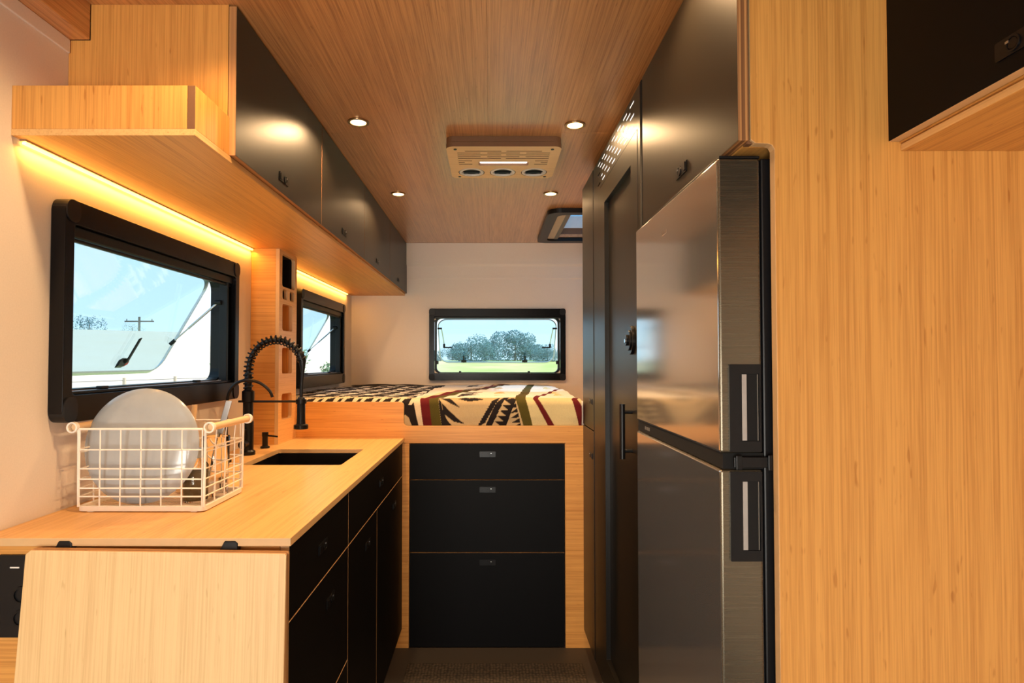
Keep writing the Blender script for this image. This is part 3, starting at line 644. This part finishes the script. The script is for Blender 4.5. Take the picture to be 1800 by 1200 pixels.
# platter, standing
pc = Vector((-0.820, 1.385, bz+0.145)); lean = math.radians(7)
def TPl(a, b, n): return (pc.x + a, pc.y + 0.004 + (b)*math.sin(lean) - n*math.cos(lean), pc.z + b*math.cos(lean) + n*math.sin(lean))
m = MB(lambda a, b, c: TPl(a, b, c)); m.lathe([(0, 0.010), (0.085, 0.010), (0.094, 0.0095), (0.118, 0.002), (0.1325, -0.004), (0.1345, -0.0065), (0.1335, -0.009), (0.117, -0.003), (0.092, 0.0045), (0, 0.005)], n=72)
tag(m.build('plate', M['plate']), 'large round grey-white plate standing in the wire basket', 'plate')
def on_base(): return bz+0.0075
gx, gy = -0.692, 1.495
tg = MB().lathe([(0, 0), (0.026, 0), (0.029, 0.004), (0.033, 0.145), (0.0315, 0.147), (0.0305, 0.144), (0.0268, 0.008), (0, 0.008)], (gx, gy, on_base()), n=28).build('drinking_glass', M['glass'])
tag(tg, 'clear drinking glass in the far handle corner of the basket', 'glass')
jr = thing('spice_jar', (-0.710, 1.430, bz), 'clear jar of dark herbs standing beside the plate in the basket', 'jar')
MB().lathe([(0, 0), (0.026, 0), (0.028, 0.003), (0.028, 0.085), (0.020, 0.098), (0.020, 0.104), (0, 0.104)], (-0.710, 1.430, on_base()), n=24).build('jar_body', M['glass'], jr)
MB().lathe([(0, 0.004), (0.0245, 0.004), (0.0245, 0.07), (0, 0.07)], (-0.710, 1.430, on_base()), n=20).build('herbs', plain('dried_herbs', (0.17, 0.12, 0.05), 0.9, bump=(300, 1)), jr)
MB().lathe([(0.021, 0.1045), (0.021, 0.125), (0, 0.125)], (-0.710, 1.430, on_base()), n=24).build('lid', M['plate'], jr)
u = thing('wooden_spatula', (-0.80, 1.55, bz), 'wooden spatula handle sticking up behind the plate', 'spatula')
MB().tube([(-0.790, 1.515, on_base()+0.004), (-0.770, 1.52, -0.215), (-0.762, 1.525, -0.112)], [0.012, 0.0062, 0.0068], 10).build('handle', M['dowel'], u)
k = thing('table_knife', (-0.70, 1.545, bz), 'flat metal knife leaning out over the wooden basket handle', 'knife')
MB().tube([(-0.730, 1.52, on_base()+0.004), (-0.694, 1.518, -0.18)], 0.0035, 6).build('blade', M['chrome'], k)
MB(lambda a, b, c: (-0.694 + a + 0.28*b, 1.518 + c, -0.185 + b)).box(-0.008, 0.008, 0, 0.085, -0.002, 0.002).build('handle', M['alu'], k, bevel=0.0015)

# ------------------------------------------------------------------ bed: bamboo front, drawers, mattress, blanket
bd = thing('bed_frame', (0, YD, FZ), 'raised bamboo bed platform with three wide black drawers', 'bed')
c = []; 
for i in range(7):
    a = PI/2*(1-i/6); c.append((-0.409 + 0.018*math.cos(a), -0.200 + 0.018*math.sin(a)))
c2 = []
for i in range(7):
    a = PI + PI/2*i/6; c2.append((-0.373 + 0.018*math.cos(a), -0.271 + 0.018*math.sin(a)))
out = [(WL+0.002, -0.182)] + c + c2 + [(0.45, -0.289), (0.45, -0.366), (-0.366, -0.366), (-0.45, -0.366), (WL+0.002, -0.366)]
MB(onfront(0, YD+0.018, 0)).prism(out, 0, 0.018).build('rail', [M['bx'], M['edge']], bd, bevel=0.001, facemat=by_y)
MB().box(-0.45, -0.366, YD, YD+0.018, FZ+0.001, -0.3665).build('post', [M['bx'], M['edge']], bd, bevel=0.001, facemat=by_y)
MB().box(0.332, 0.47, YD, YD+0.018, FZ+0.001, -0.3665).build('post', [M['bx'], M['edge']], bd, bevel=0.001, facemat=by_y)
MB().box(WL+0.002, WR-0.002, YD+0.019, YF-0.002, -0.385, -0.367).build('platform', M['bx'], bd)
for i, (z0, z1, lb) in enumerate(((-0.529, -0.368, 'shallow top drawer'), (-0.852, -0.529, 'deep middle drawer'), (FZ+0.003, -0.852, 'deep bottom drawer'))):
    d = MB().box(-0.363, 0.329, YD+0.004, YD+0.018, z0+0.0015, z1-0.0015).build('drawer', [M['blackm'], M['plyy']], bd, bevel=0.001, facemat=by_y, props={'label': lb})
    MB().box(-0.36, 0.326, YD+0.0185, YD+0.6, z0+0.02, z1-0.02).build('drawer_box', M['bx'], d)
    latch(onfront(-0.015, YD+0.004, z1-(0.048 if i == 0 else 0.045)), d)
mt = MB().box(WL+0.012, 0.44, YD+0.035, YF-0.02, -0.366, -0.180).build('mattress', M['sheet'], bevel=0.03, seg=4)
tag(mt, 'thick mattress hidden under the patterned blanket', 'mattress')

def inpoly(U, V, poly):
    r = np.zeros(U.shape, bool); n = len(poly)
    for i in range(n):
        x1, y1 = poly[i]; x2, y2 = poly[(i+1) % n]
        if y1 == y2: continue
        c_ = ((y1 > V) != (y2 > V)) & (U < (x2-x1)*(V-y1)/(y2-y1)+x1); r ^= c_
    return r
def make_blanket():
    x0, x1 = WL+0.006, 0.409
    nu = 1000
    prof = [(2.683, -0.300)]; 
    prof += [(2.683-0.004*math.sin(PI*i/26), -0.300+i*0.0036) for i in range(1, 27)]       # drape
    y_, z_ = prof[-1]; R = 0.042
    prof += [(y_+R*(1-math.cos(a)), z_+R*math.sin(a)) for a in [PI/2*i/16 for i in range(1, 17)]]
    yt, zt = prof[-1]
    nt_ = 130
    prof += [(yt+(YF-0.006-yt)*(i/nt_)**1.25, zt) for i in range(1, nt_+1)]
    P = np.array(prof); d = np.r_[0, np.cumsum(np.hypot(*np.diff(P, axis=0).T))]
    u = np.linspace(x0, x1, nu); U, D = np.meshgrid(u, d)
    Y = np.repeat(P[:, 0:1], nu, 1); Z = np.repeat(P[:, 1:2], nu, 1)
    # gentle quilting / lie of the cloth
    tpm = np.clip((D-0.12)/0.06, 0, 1)
    Z += tpm*(0.0035*np.sin(U*9+D*5)+0.002*np.sin(U*23-D*11)+0.002*np.sin(D*31+U*4)) 
    dr = np.clip(1-D/0.12, 0, 1)
    Y += -np.clip(D/0.05, 0, 1)*(1-tpm)*(0.006+0.005*np.sin(U*14+1)+0.003*np.sin(U*37))
    # right end sags down softly
    e = np.clip((U-0.33)/0.08, 0, 1); Z -= tpm*e**3*0.010*np.clip(1-(D-0.12)/0.5, 0, 1)
    # left part tucked lower behind the high rail
    # pattern; photo-like measure: 388 units per metre, origin at the eye line
    X = U*388+863; S = 748-(D+0.0)*391*1.0 + 4       # along the cloth, 752 at hem, 699 at the fold
    tan = np.array((0.50, 0.37, 0.20)); cream = np.array((0.66, 0.55, 0.38)); dk = np.array((0.014, 0.010, 0.010)); red = np.array((0.11, 0.008, 0.010)); olv = np.array((0.075, 0.060, 0.010)); yel = np.array((0.55, 0.47, 0.20)); wht = np.array((0.70, 0.68, 0.64))
    C = np.zeros(U.shape+(3,)); C[:] = tan
    topm = S < 694
    def put(mask, col): C[mask] = col
    def stripe(a0, a1, b0, b1, col, slope=0.25):
        """a = span at the hem, b = span at the fold; keeps going back over the top"""
        t = (752-S)/(752-699)
        lo = np.where(S > 699, a0+(b0-a0)*t, b0+(699-S)*slope); hi = np.where(S > 699, a1+(b1-a1)*t, b1+(699-S)*slope)
        put((X > lo) & (X < hi), col)
    put(X > 925, yel*0.6+cream*0.4)
    put(topm & (X > 800), wht); put(topm & (X <= 800), wht*0.9)  # top of the cloth painted whitish for window glare
    put((~topm) & (X < 728), dk)
    put((S > 672) & (X < 726), dk)
    stripe(470, 737, 470, 726, dk, 0.03)
    for x_ in range(480, 735, 34):      # cream strokes on the dark end and over the top
        for q, (sh, wd) in enumerate(((0, 5), (15, 3))):
            put(inpoly(X, S, [(x_+sh, 712-q*4), (x_+sh+wd, 712), (x_+sh+wd+9, 699), (x_+sh+wd+26, 693), (x_+sh+30, 688), (x_+sh+6, 696)]), cream)
    put(inpoly(X, S, [(709, 733), (713, 728), (719, 733), (726, 752), (712, 752)]), tan)
    for j in range(14):                 # stepped light motif over the top at the left
        for i_ in range(7):
            bx = 455+i_*46+(j % 2)*23; s0 = 684-j*34
            put(inpoly(X, S, [(bx, s0), (bx+34, s0-10), (bx+22, s0-16), (bx+40, s0-30), (bx+8, s0-22), (bx+12, s0-14)]) & (X < 728), wht)
    stripe(737, 745, 726, 738, cream); stripe(745, 760, 738, 754, red); stripe(760, 777, 754, 770, olv)
    # serrated dark wedges
    def saw(poly, n, amp, col, side=0):
        put(inpoly(X, S, poly), col)
        (xa, ya), (xb, yb) = poly[side], poly[(side+1) % len(poly)]
        L_ = math.hypot(xb-xa, yb-ya); nx, ny = -(yb-ya)/L_, (xb-xa)/L_
        for i in range(n):
            t0, t1 = i/n, (i+1)/n
            put(inpoly(X, S, [(xa+(xb-xa)*t0, ya+(yb-ya)*t0), (xa+(xb-xa)*t1, ya+(yb-ya)*t1), (xa+(xb-xa)*t1+nx*amp, ya+(yb-ya)*t1+ny*amp)]), col)
    put(inpoly(X, S, [(770, 697), (777, 752), (798, 752), (786, 738), (778, 720), (775, 705)]), dk)
    saw([(771, 695), (790, 697), (808, 716), (792, 709)], 7, 3, dk, 2)
    saw([(776, 707), (790, 722), (816, 745), (798, 741), (780, 727)], 9, 3, dk, 2)
    saw([(805, 699), (818, 693), (838, 703), (824, 705)], 6, 2.5, dk, 2)
    put(inpoly(X, S, [(822, 697), (834, 694), (852, 700), (838, 703)]), dk)
    # comb band
    put(inpoly(X, S, [(852, 752), (864, 724), (873, 707), (886, 694), (896, 694), (881, 714), (863, 752)]), dk)
    for i in range(11):
        t = i/10; xx = 849+t*25; yy = 742-t*44
        put(inpoly(X, S, [(xx+4, yy-4), (xx+5, yy), (xx-9, yy+9), (xx-11, yy+7)]), dk)
    # dark band with light triangles, then light band with dark triangles
    put(inpoly(X, S, [(866, 752), (874, 727), (888, 701), (902, 696), (908, 700), (898, 725), (888, 752)]), dk)
    for i in range(5):
        t = i/5; xx = 866+t*22; yy = 750-t*48
        put(inpoly(X, S, [(xx-3, yy), (xx+3.5, yy-10), (xx+14, yy-1)]), tan)
    for i in range(5):
        t = i/5; yy = 751-t*44; xr = 916-t*10
        put(inpoly(X, S, [(xr, yy), (xr-1, yy-8), (xr-17+t*6, yy+1)]), dk)
    stripe(921, 937, 906, 924, olv, 0.1)
    stripe(965, 977, 937, 946, red, 0.25); stripe(1018, 1040, 1005, 1015, red, 0.5)
    for j in range(9):                  # faint figures over the top
        s0 = 672-j*58
        put(inpoly(X, S, [(800, s0), (842, s0-18), (826, s0-26), (850, s0-44), (806, s0-30)]), dk*2)
        put(inpoly(X, S, [(868, s0-10), (892, s0-30), (884, s0-50), (872, s0-34)]), tan)
        put(inpoly(X, S, [(982, s0), (1004, s0-12), (990, s0-34)]), yel)
    C *= (0.94+0.12*rng.random(U.shape))[..., None]
    n0, n1 = U.shape
    V = np.stack([U, Y, Z+H0], -1).reshape(-1, 3)
    idx = np.arange(n0*n1).reshape(n0, n1)
    F = np.stack([idx[:-1, :-1], idx[:-1, 1:], idx[1:, 1:], idx[1:, :-1]], -1).reshape(-1, 4)
    me = bpy.data.meshes.new('blanket'); me.vertices.add(len(V)); me.vertices.foreach_set('co', V.ravel())
    me.loops.add(F.size); me.loops.foreach_set('vertex_index', F.ravel().astype(np.int32))
    me.polygons.add(len(F)); me.polygons.foreach_set('loop_start', np.arange(0, F.size, 4, dtype=np.int32))
    me.update(calc_edges=True); me.polygons.foreach_set('use_smooth', np.ones(len(F), bool))
    ca = me.color_attributes.new('weave', 'FLOAT_COLOR', 'POINT')
    ca.data.foreach_set('color', np.concatenate([C.reshape(-1, 3), np.ones((len(V), 1))], 1).astype(np.float32).ravel())
    me.materials.append(M['blanket'])
    o = bpy.data.objects.new('blanket', me); COL.objects.link(o)
    return tag(o, 'tan blanket with dark feathers and red and olive stripes on the bed', 'blanket')
make_blanket()

# ------------------------------------------------------------------ ceiling unit and downlights
vu = thing('ceiling_air_unit', (0.05, 2.37, CZ), 'square bamboo air vent panel with three round outlets on the ceiling', 'air vent')
T = onceil(0, 0, CZ)
vx0, vx1, vy0, vy1 = -0.169, 0.266, 2.185, 2.565
cyc = 2.49; hs = []
for cx in (-0.082, 0.050, 0.182): hs.append(circ(cx, cyc, 0.055, 32))
hs.append(rr(-0.050, 0.152, 2.355, 2.40, 0.008))
def slot(a, b, y): hs.append(rr(a, b, y-0.0028, y+0.0028, 0.0025, 2))
slot(-0.10, 0.04, 2.235); slot(0.058, 0.195, 2.235)
for y in (2.255, 2.295): slot(-0.13, -0.04, y); slot(-0.015, 0.112, y); slot(0.135, 0.228, y)
for y in (2.275, 2.315): slot(-0.13, 0.04, y); slot(0.058, 0.228, y)
for y in (2.343, 2.363, 2.383): slot(-0.13, -0.075 if y != 2.363 else -0.105, y); slot(0.175 if y != 2.363 else 0.20, 0.228, y)
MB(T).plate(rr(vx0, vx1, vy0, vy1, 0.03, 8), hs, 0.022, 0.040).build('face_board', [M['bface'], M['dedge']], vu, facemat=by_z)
MB(T).plate(rr(vx0+0.001, vx1-0.001, vy0+0.001, vy1-0.001, 0.03, 8), [], 0.0005, 0.021).build('housing', [M['dedge']], vu)
MB(T).box(-0.045, 0.147, 2.362, 2.395, 0.0215, 0.034).build('light_bar', M['barglow'], vu, bevel=0.004)
for cx in (-0.082, 0.050, 0.182):
    o = MB(T).plate(circ(cx, cyc, 0.052, 32), [circ(cx, cyc, 0.040, 32)], 0.0225, 0.0405).build('outlet_ring', M['white'], vu, bevel=0.004, seg=3)
    m = MB(T).plate(circ(cx, cyc, 0.039, 28), [], 0.0215, 0.034)
    for q in (-0.02, 0, 0.02): m.box(cx-0.033, cx+0.033, cyc+q-0.001, cyc+q+0.001, 0.034, 0.038)
    m.build('louvre', M['bmet'], o)
for x, y in ((-0.135, 2.213), (0.232, 2.213), (-0.135, 2.542), (0.232, 2.542)):
    MB(T).plate(circ(x, y, 0.006, 14), [], 0.0405, 0.0425).build('screw', M['bmet'], vu)
dl = [(-0.465, 2.055, 'ceiling downlight beside the first overhead cabinet joint, window side'), (0.298, 2.08, 'ceiling downlight between the air vent and the tall black wall'),
      (-0.464, 2.945, 'far ceiling downlight on the overhead cabinet side'), (0.299, 2.94, 'far ceiling downlight beside the roof hatch'),
      (-0.43, 1.10, 'ceiling downlight above the hanging table leaf, out of view'), (0.298, 1.18, 'ceiling downlight above the refrigerator, out of view')]
proto = None
for x, y, lb in dl:
    if proto is None:
        R = thing('downlight', (x, y, CZ), lb, 'ceiling light', 'recessed ceiling downlights')
        MB(onceil(x, y, CZ)).plate(circ(0, 0, 0.037, 32), [circ(0, 0, 0.028, 32)], 0.0003, 0.005).build('rim', M['brass'], R, bevel=0.0015)
        MB(onceil(x, y, CZ)).lathe([(0, 0.0006), (0.0275, 0.0006), (0.026, 0.004), (0.015, 0.006), (0, 0.0065)], n=24).build('lens', M['lampglow'], R)
        l = bpy.data.lights.new('downlight_lamp', 'SPOT'); l.energy = 28; l.color = WARM; l.spot_size = math.radians(150); l.spot_blend = 0.6; l.shadow_soft_size = 0.028
        lo = bpy.data.objects.new('downlight_lamp', l); COL.objects.link(lo); lo.parent = R; lo.location = (0, 0, -0.012)
        proto = R
    else:
        R = copy_tree(proto); R.location = (x, y, CZ+H0); R['label'] = lb

# ------------------------------------------------------------------ the black wall on the right: overhead cabinet, washroom wall and door, narrow cabinet
RX = 0.413; CTZ = 0.775
oc = thing('overhead_cabinet', (RX, 0.98, 0.366), 'black overhead cabinet above the refrigerator', 'cabinet')
MB().box(RX+0.0185, WR-0.004, 1.005, 1.60, 0.3665, CTZ).build('body', [M['by'], M['by']], oc)
MB().box(RX+0.0185, RX+0.028, 0.99, 1.004, 0.3665, CTZ).build('filler', M['dedge'], oc)
d = MB().box(RX, RX+0.018, 0.98, 1.60, 0.369, CTZ).build('door', [M['black'], M['plyx']], oc, bevel=0.001, facemat=by_x)
latch(onright(RX, 1.273, 0.414), d)
struct(MB().box(0.462, WR, 1.0, YD, CTZ+0.001, CZ-0.0005).build('trim_4', M['void']))
struct(MB().box(0.432, 0.5, 1.6005, 1.6095, FZ, CTZ).build('gap_shade_1', M['void']))  # added black filler standing in for the dark of the gap
struct(MB().box(0.4135, 0.44, 1.6102, 1.6275, FZ, CTZ).build('gap_shade_2', M['void']))  # added black block, keeps washroom light from showing through the gap
# washroom front wall with vent slots and door opening
DY0, DY1, DZ1 = 1.66, 2.236, 0.66
slots = []
for r, z in enumerate((0.6785, 0.6985, 0.7185, 0.7385, 0.756)):
    y = 1.70 + (0.045 if r % 2 else 0)
    while y + 0.07 < 2.34:
        slots.append(rr(y, y+0.055, z-0.0034, z+0.0034, 0.003, 2)); y += 0.088
wwr = MB(onright(RX+0.02, 0, 0)).plate(rr(1.628, 2.379, KB, 0.668), [rr(DY0, DY1, KB+0.004, DZ1)], 0, 0.018).build('wall_washroom', M['black'])
struct(wwr)
MB(onright(RX+0.003, 0, 0)).plate(rr(1.628, 2.379, 0.6682, CTZ), slots, 0, 0.001).build('vent_panel', M['black'], wwr)
struct(MB().box(RX+0.004, WR-0.004, 1.63, 2.36, CTZ-0.012, CTZ-0.001).build('ceiling_washroom', M['white']))
struct(MB().box(RX+0.03, WR-0.002, 1.61, 1.626, FZ, CTZ).build('wall_washroom_side', M['white']))
struct(MB().box(RX+0.03, WR-0.002, 2.362, 2.378, FZ, CTZ).build('wall_washroom_end', M['white']))
area('washroom_lamp', (0.70, 2.0, 0.55), (0, math.radians(160), 0), 0.2, 0.6, 4, (1.0, 0.97, 0.9))
struct(MB().box(WR-0.004, WR-0.002, 1.63, 2.36, FZ, CTZ).build('wall_washroom_back', M['white']))
dr = sroot('door_1', (RX, (DY0+DY1)/2, KB))
IN = (1.742, 2.150, KB+0.12, 0.581)
MB(onright(RX+0.02, 0, 0)).plate(rr(DY0+0.003, DY1-0.003, KB+0.006, DZ1-0.003), [rr(*IN)], 0, 0.019).build('frame', M['black'], dr, bevel=0.001)
MB(onright(RX+0.02, 0, 0)).plate(rr(IN[0]-0.01, IN[1]+0.01, IN[2]-0.01, IN[3]+0.01), [], -0.004, 0.003).build('panel', M['black'], dr)
T = onright(RX+0.001, 1.735, 0.062)
MB(T).plate(circ(0, 0, 0.042, 32), [], 0, 0.008).plate(circ(0, 0, 0.030, 28), [], 0.008, 0.013).plate(circ(0, 0, 0.016, 20), [], 0.013, 0.020).build('lock', M['bmet'], dr, bevel=0.002)
MB(T).plate(circ(0, -0.002, 0.006, 14), [], 0.020, 0.022).build('thumb_turn', M['chrome'], dr)
MB().tube([(RX-0.028, 1.74, -0.125), (RX-0.028, 1.74, -0.285)], 0.0085, 14).tube([(RX+0.001, 1.74, -0.148), (RX-0.028, 1.74, -0.148)], 0.0055, 10).tube([(RX+0.001, 1.74, -0.262), (RX-0.028, 1.74, -0.262)], 0.0055, 10).build('handle', M['bmet'], dr)
struct(MB().box(0.452, 0.465, 1.60, YD-0.002, FZ+0.0005, KB-0.001).build('baseboard_right', M['bx']))
tc_ = thing('tall_cabinet', (RX, 2.38, FZ), 'narrow tall black cabinet between the washroom door and the bed', 'cabinet')
MB().box(RX+0.0205, 0.98, 2.384, YD-0.004, KB, CTZ).build('body', M['blackm'], tc_)
for z0, z1, zl, lb in ((-0.278, CTZ, -0.165, 'upper door'), (KB, -0.282, -0.386, 'lower door')):
    d = MB().box(RX, RX+0.018, 2.3825, YD-0.003, z0, z1).build('door', [M['black'], M['black']], tc_, bevel=0.001, facemat=by_x)
    latch(onright(RX, 2.45, zl), d)

# ------------------------------------------------------------------ refrigerator
FX = 0.39; FY0, FY1 = 1.0115, 1.585; FT = 0.354
fg = thing('refrigerator', (0.6, 1.3, FZ), 'two-door stainless refrigerator built into the bamboo partition', 'refrigerator')
MB().box(FX+0.076, 1.02, FY0+0.003, FY1, FZ+0.01, FT-0.003).build('body', M['bplas'], fg, bevel=0.003)
def fdoor(z0, z1, lb):
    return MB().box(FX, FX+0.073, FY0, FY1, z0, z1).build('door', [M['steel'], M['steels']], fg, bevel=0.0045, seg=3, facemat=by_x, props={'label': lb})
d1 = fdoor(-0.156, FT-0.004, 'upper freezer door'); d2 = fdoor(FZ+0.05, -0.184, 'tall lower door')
MB().box(FX+0.004, FX+0.074, FY0+0.002, FY1, FT-0.0035, FT+0.001).build('top_trim', M['bplas'], fg, bevel=0.001)
MB().box(FX+0.006, FX+0.075, FY0+0.004, FY1-0.002, -0.1835, -0.1565).build('gasket', M['void'], fg)
def grip(z0, z1, par):
    T = onfront(0, FY0, 0); x0, x1 = 0.4058, 0.4600
    MB(T).plate(rr(x0, x1, z0, z1, 0.002), [rr(0.4265, 0.4560, z0+0.018, z1-0.016, 0.001)], -0.0005, 0.0035).build('handle', M['bplas'], par, bevel=0.0008)
    MB(T).box(0.4265, 0.4560, z0+0.018, z1-0.016, 0.0002, 0.0008).build('handle_recess', M['void'], par)
    MB(T).box(0.4272, 0.4352, z0+0.019, z1-0.017, 0.0009, 0.0028).build('handle_strip', M['alu'], par)
    MB(T).box(0.4535, 0.4548, z0+0.019, z1-0.017, 0.0009, 0.0028).build('handle_line', M['grey'], par)
grip(-0.1535, -0.005, d1); grip(-0.338, -0.187, d2)
MB(onfront(0, FY0, 0)).box(0.412, 0.476, -0.180, -0.162, 0.0005, 0.006).box(0.414, 0.424, -0.183, -0.159, 0.006, 0.010).box(0.468, 0.475, -0.184, -0.158, 0.006, 0.010).build('hinge', M['bmet'], fg, bevel=0.001)
m = MB(onright(FX, 1.33, 0.29))
for i, a in enumerate((-0.02, -0.010, 0.002, 0.011)): m.box(a, a+0.006, -0.004, 0.004, -0.0002, 0.0008)
m.build('badge', M['chrome'], d1)
m = MB(onright(FX+0.006, 1.50, -0.170)); 
for a in (-0.02, -0.008, 0.004, 0.016): m.box(a, a+0.007, -0.004, 0.004, 0, 0.001)
m.build('trim_mark', M['grey'], fg)

# ------------------------------------------------------------------ big bamboo partition beside the refrigerator
PYF = 0.985
o_ = [(0.436, CZ-0.001), (0.436, 0.3725), (0.444, 0.3665), (0.466, 0.3655), (0.4725, 0.363), (0.476, 0.356), (0.476, FZ+0.001), (WR-0.001, FZ+0.001), (WR-0.001, CZ-0.001)]
pn = MB(onfront(0, PYF+0.018, 0)).prism(o_, 0, 0.018).build('wall_partition', [M['bz'], M['edge']], None, bevel=0.0012, facemat=by_y)
struct(pn)
nc = thing('overhead_cabinet', (0.667, 0.5, 0.345), 'black overhead cabinet with bamboo base fixed against the big partition', 'cabinet')
NX = 0.6667
MB().box(NX+0.019, WR-0.002, -0.2, PYF-0.001, 0.3655, CZ-0.002).build('body', M['by'], nc)
MB().box(0.687, WR-0.002, -0.2, PYF-0.0005, 0.3525, 0.3645).build('base_board', [M['by'], M['btop']], nc, bevel=0.002, facemat=by_z)
d = MB().box(NX, NX+0.018, 0.60, PYF-0.001, 0.3680, CZ-0.003).build('door', [M['blackm'], M['edge']], nc, bevel=0.001, facemat=by_x)
d2_ = MB().box(NX, NX+0.018, -0.2, 0.598, 0.3680, CZ-0.003).build('door', [M['blackm'], M['edge']], nc, bevel=0.001, facemat=by_x)
latch(onright(NX, 0.735, 0.405), d)
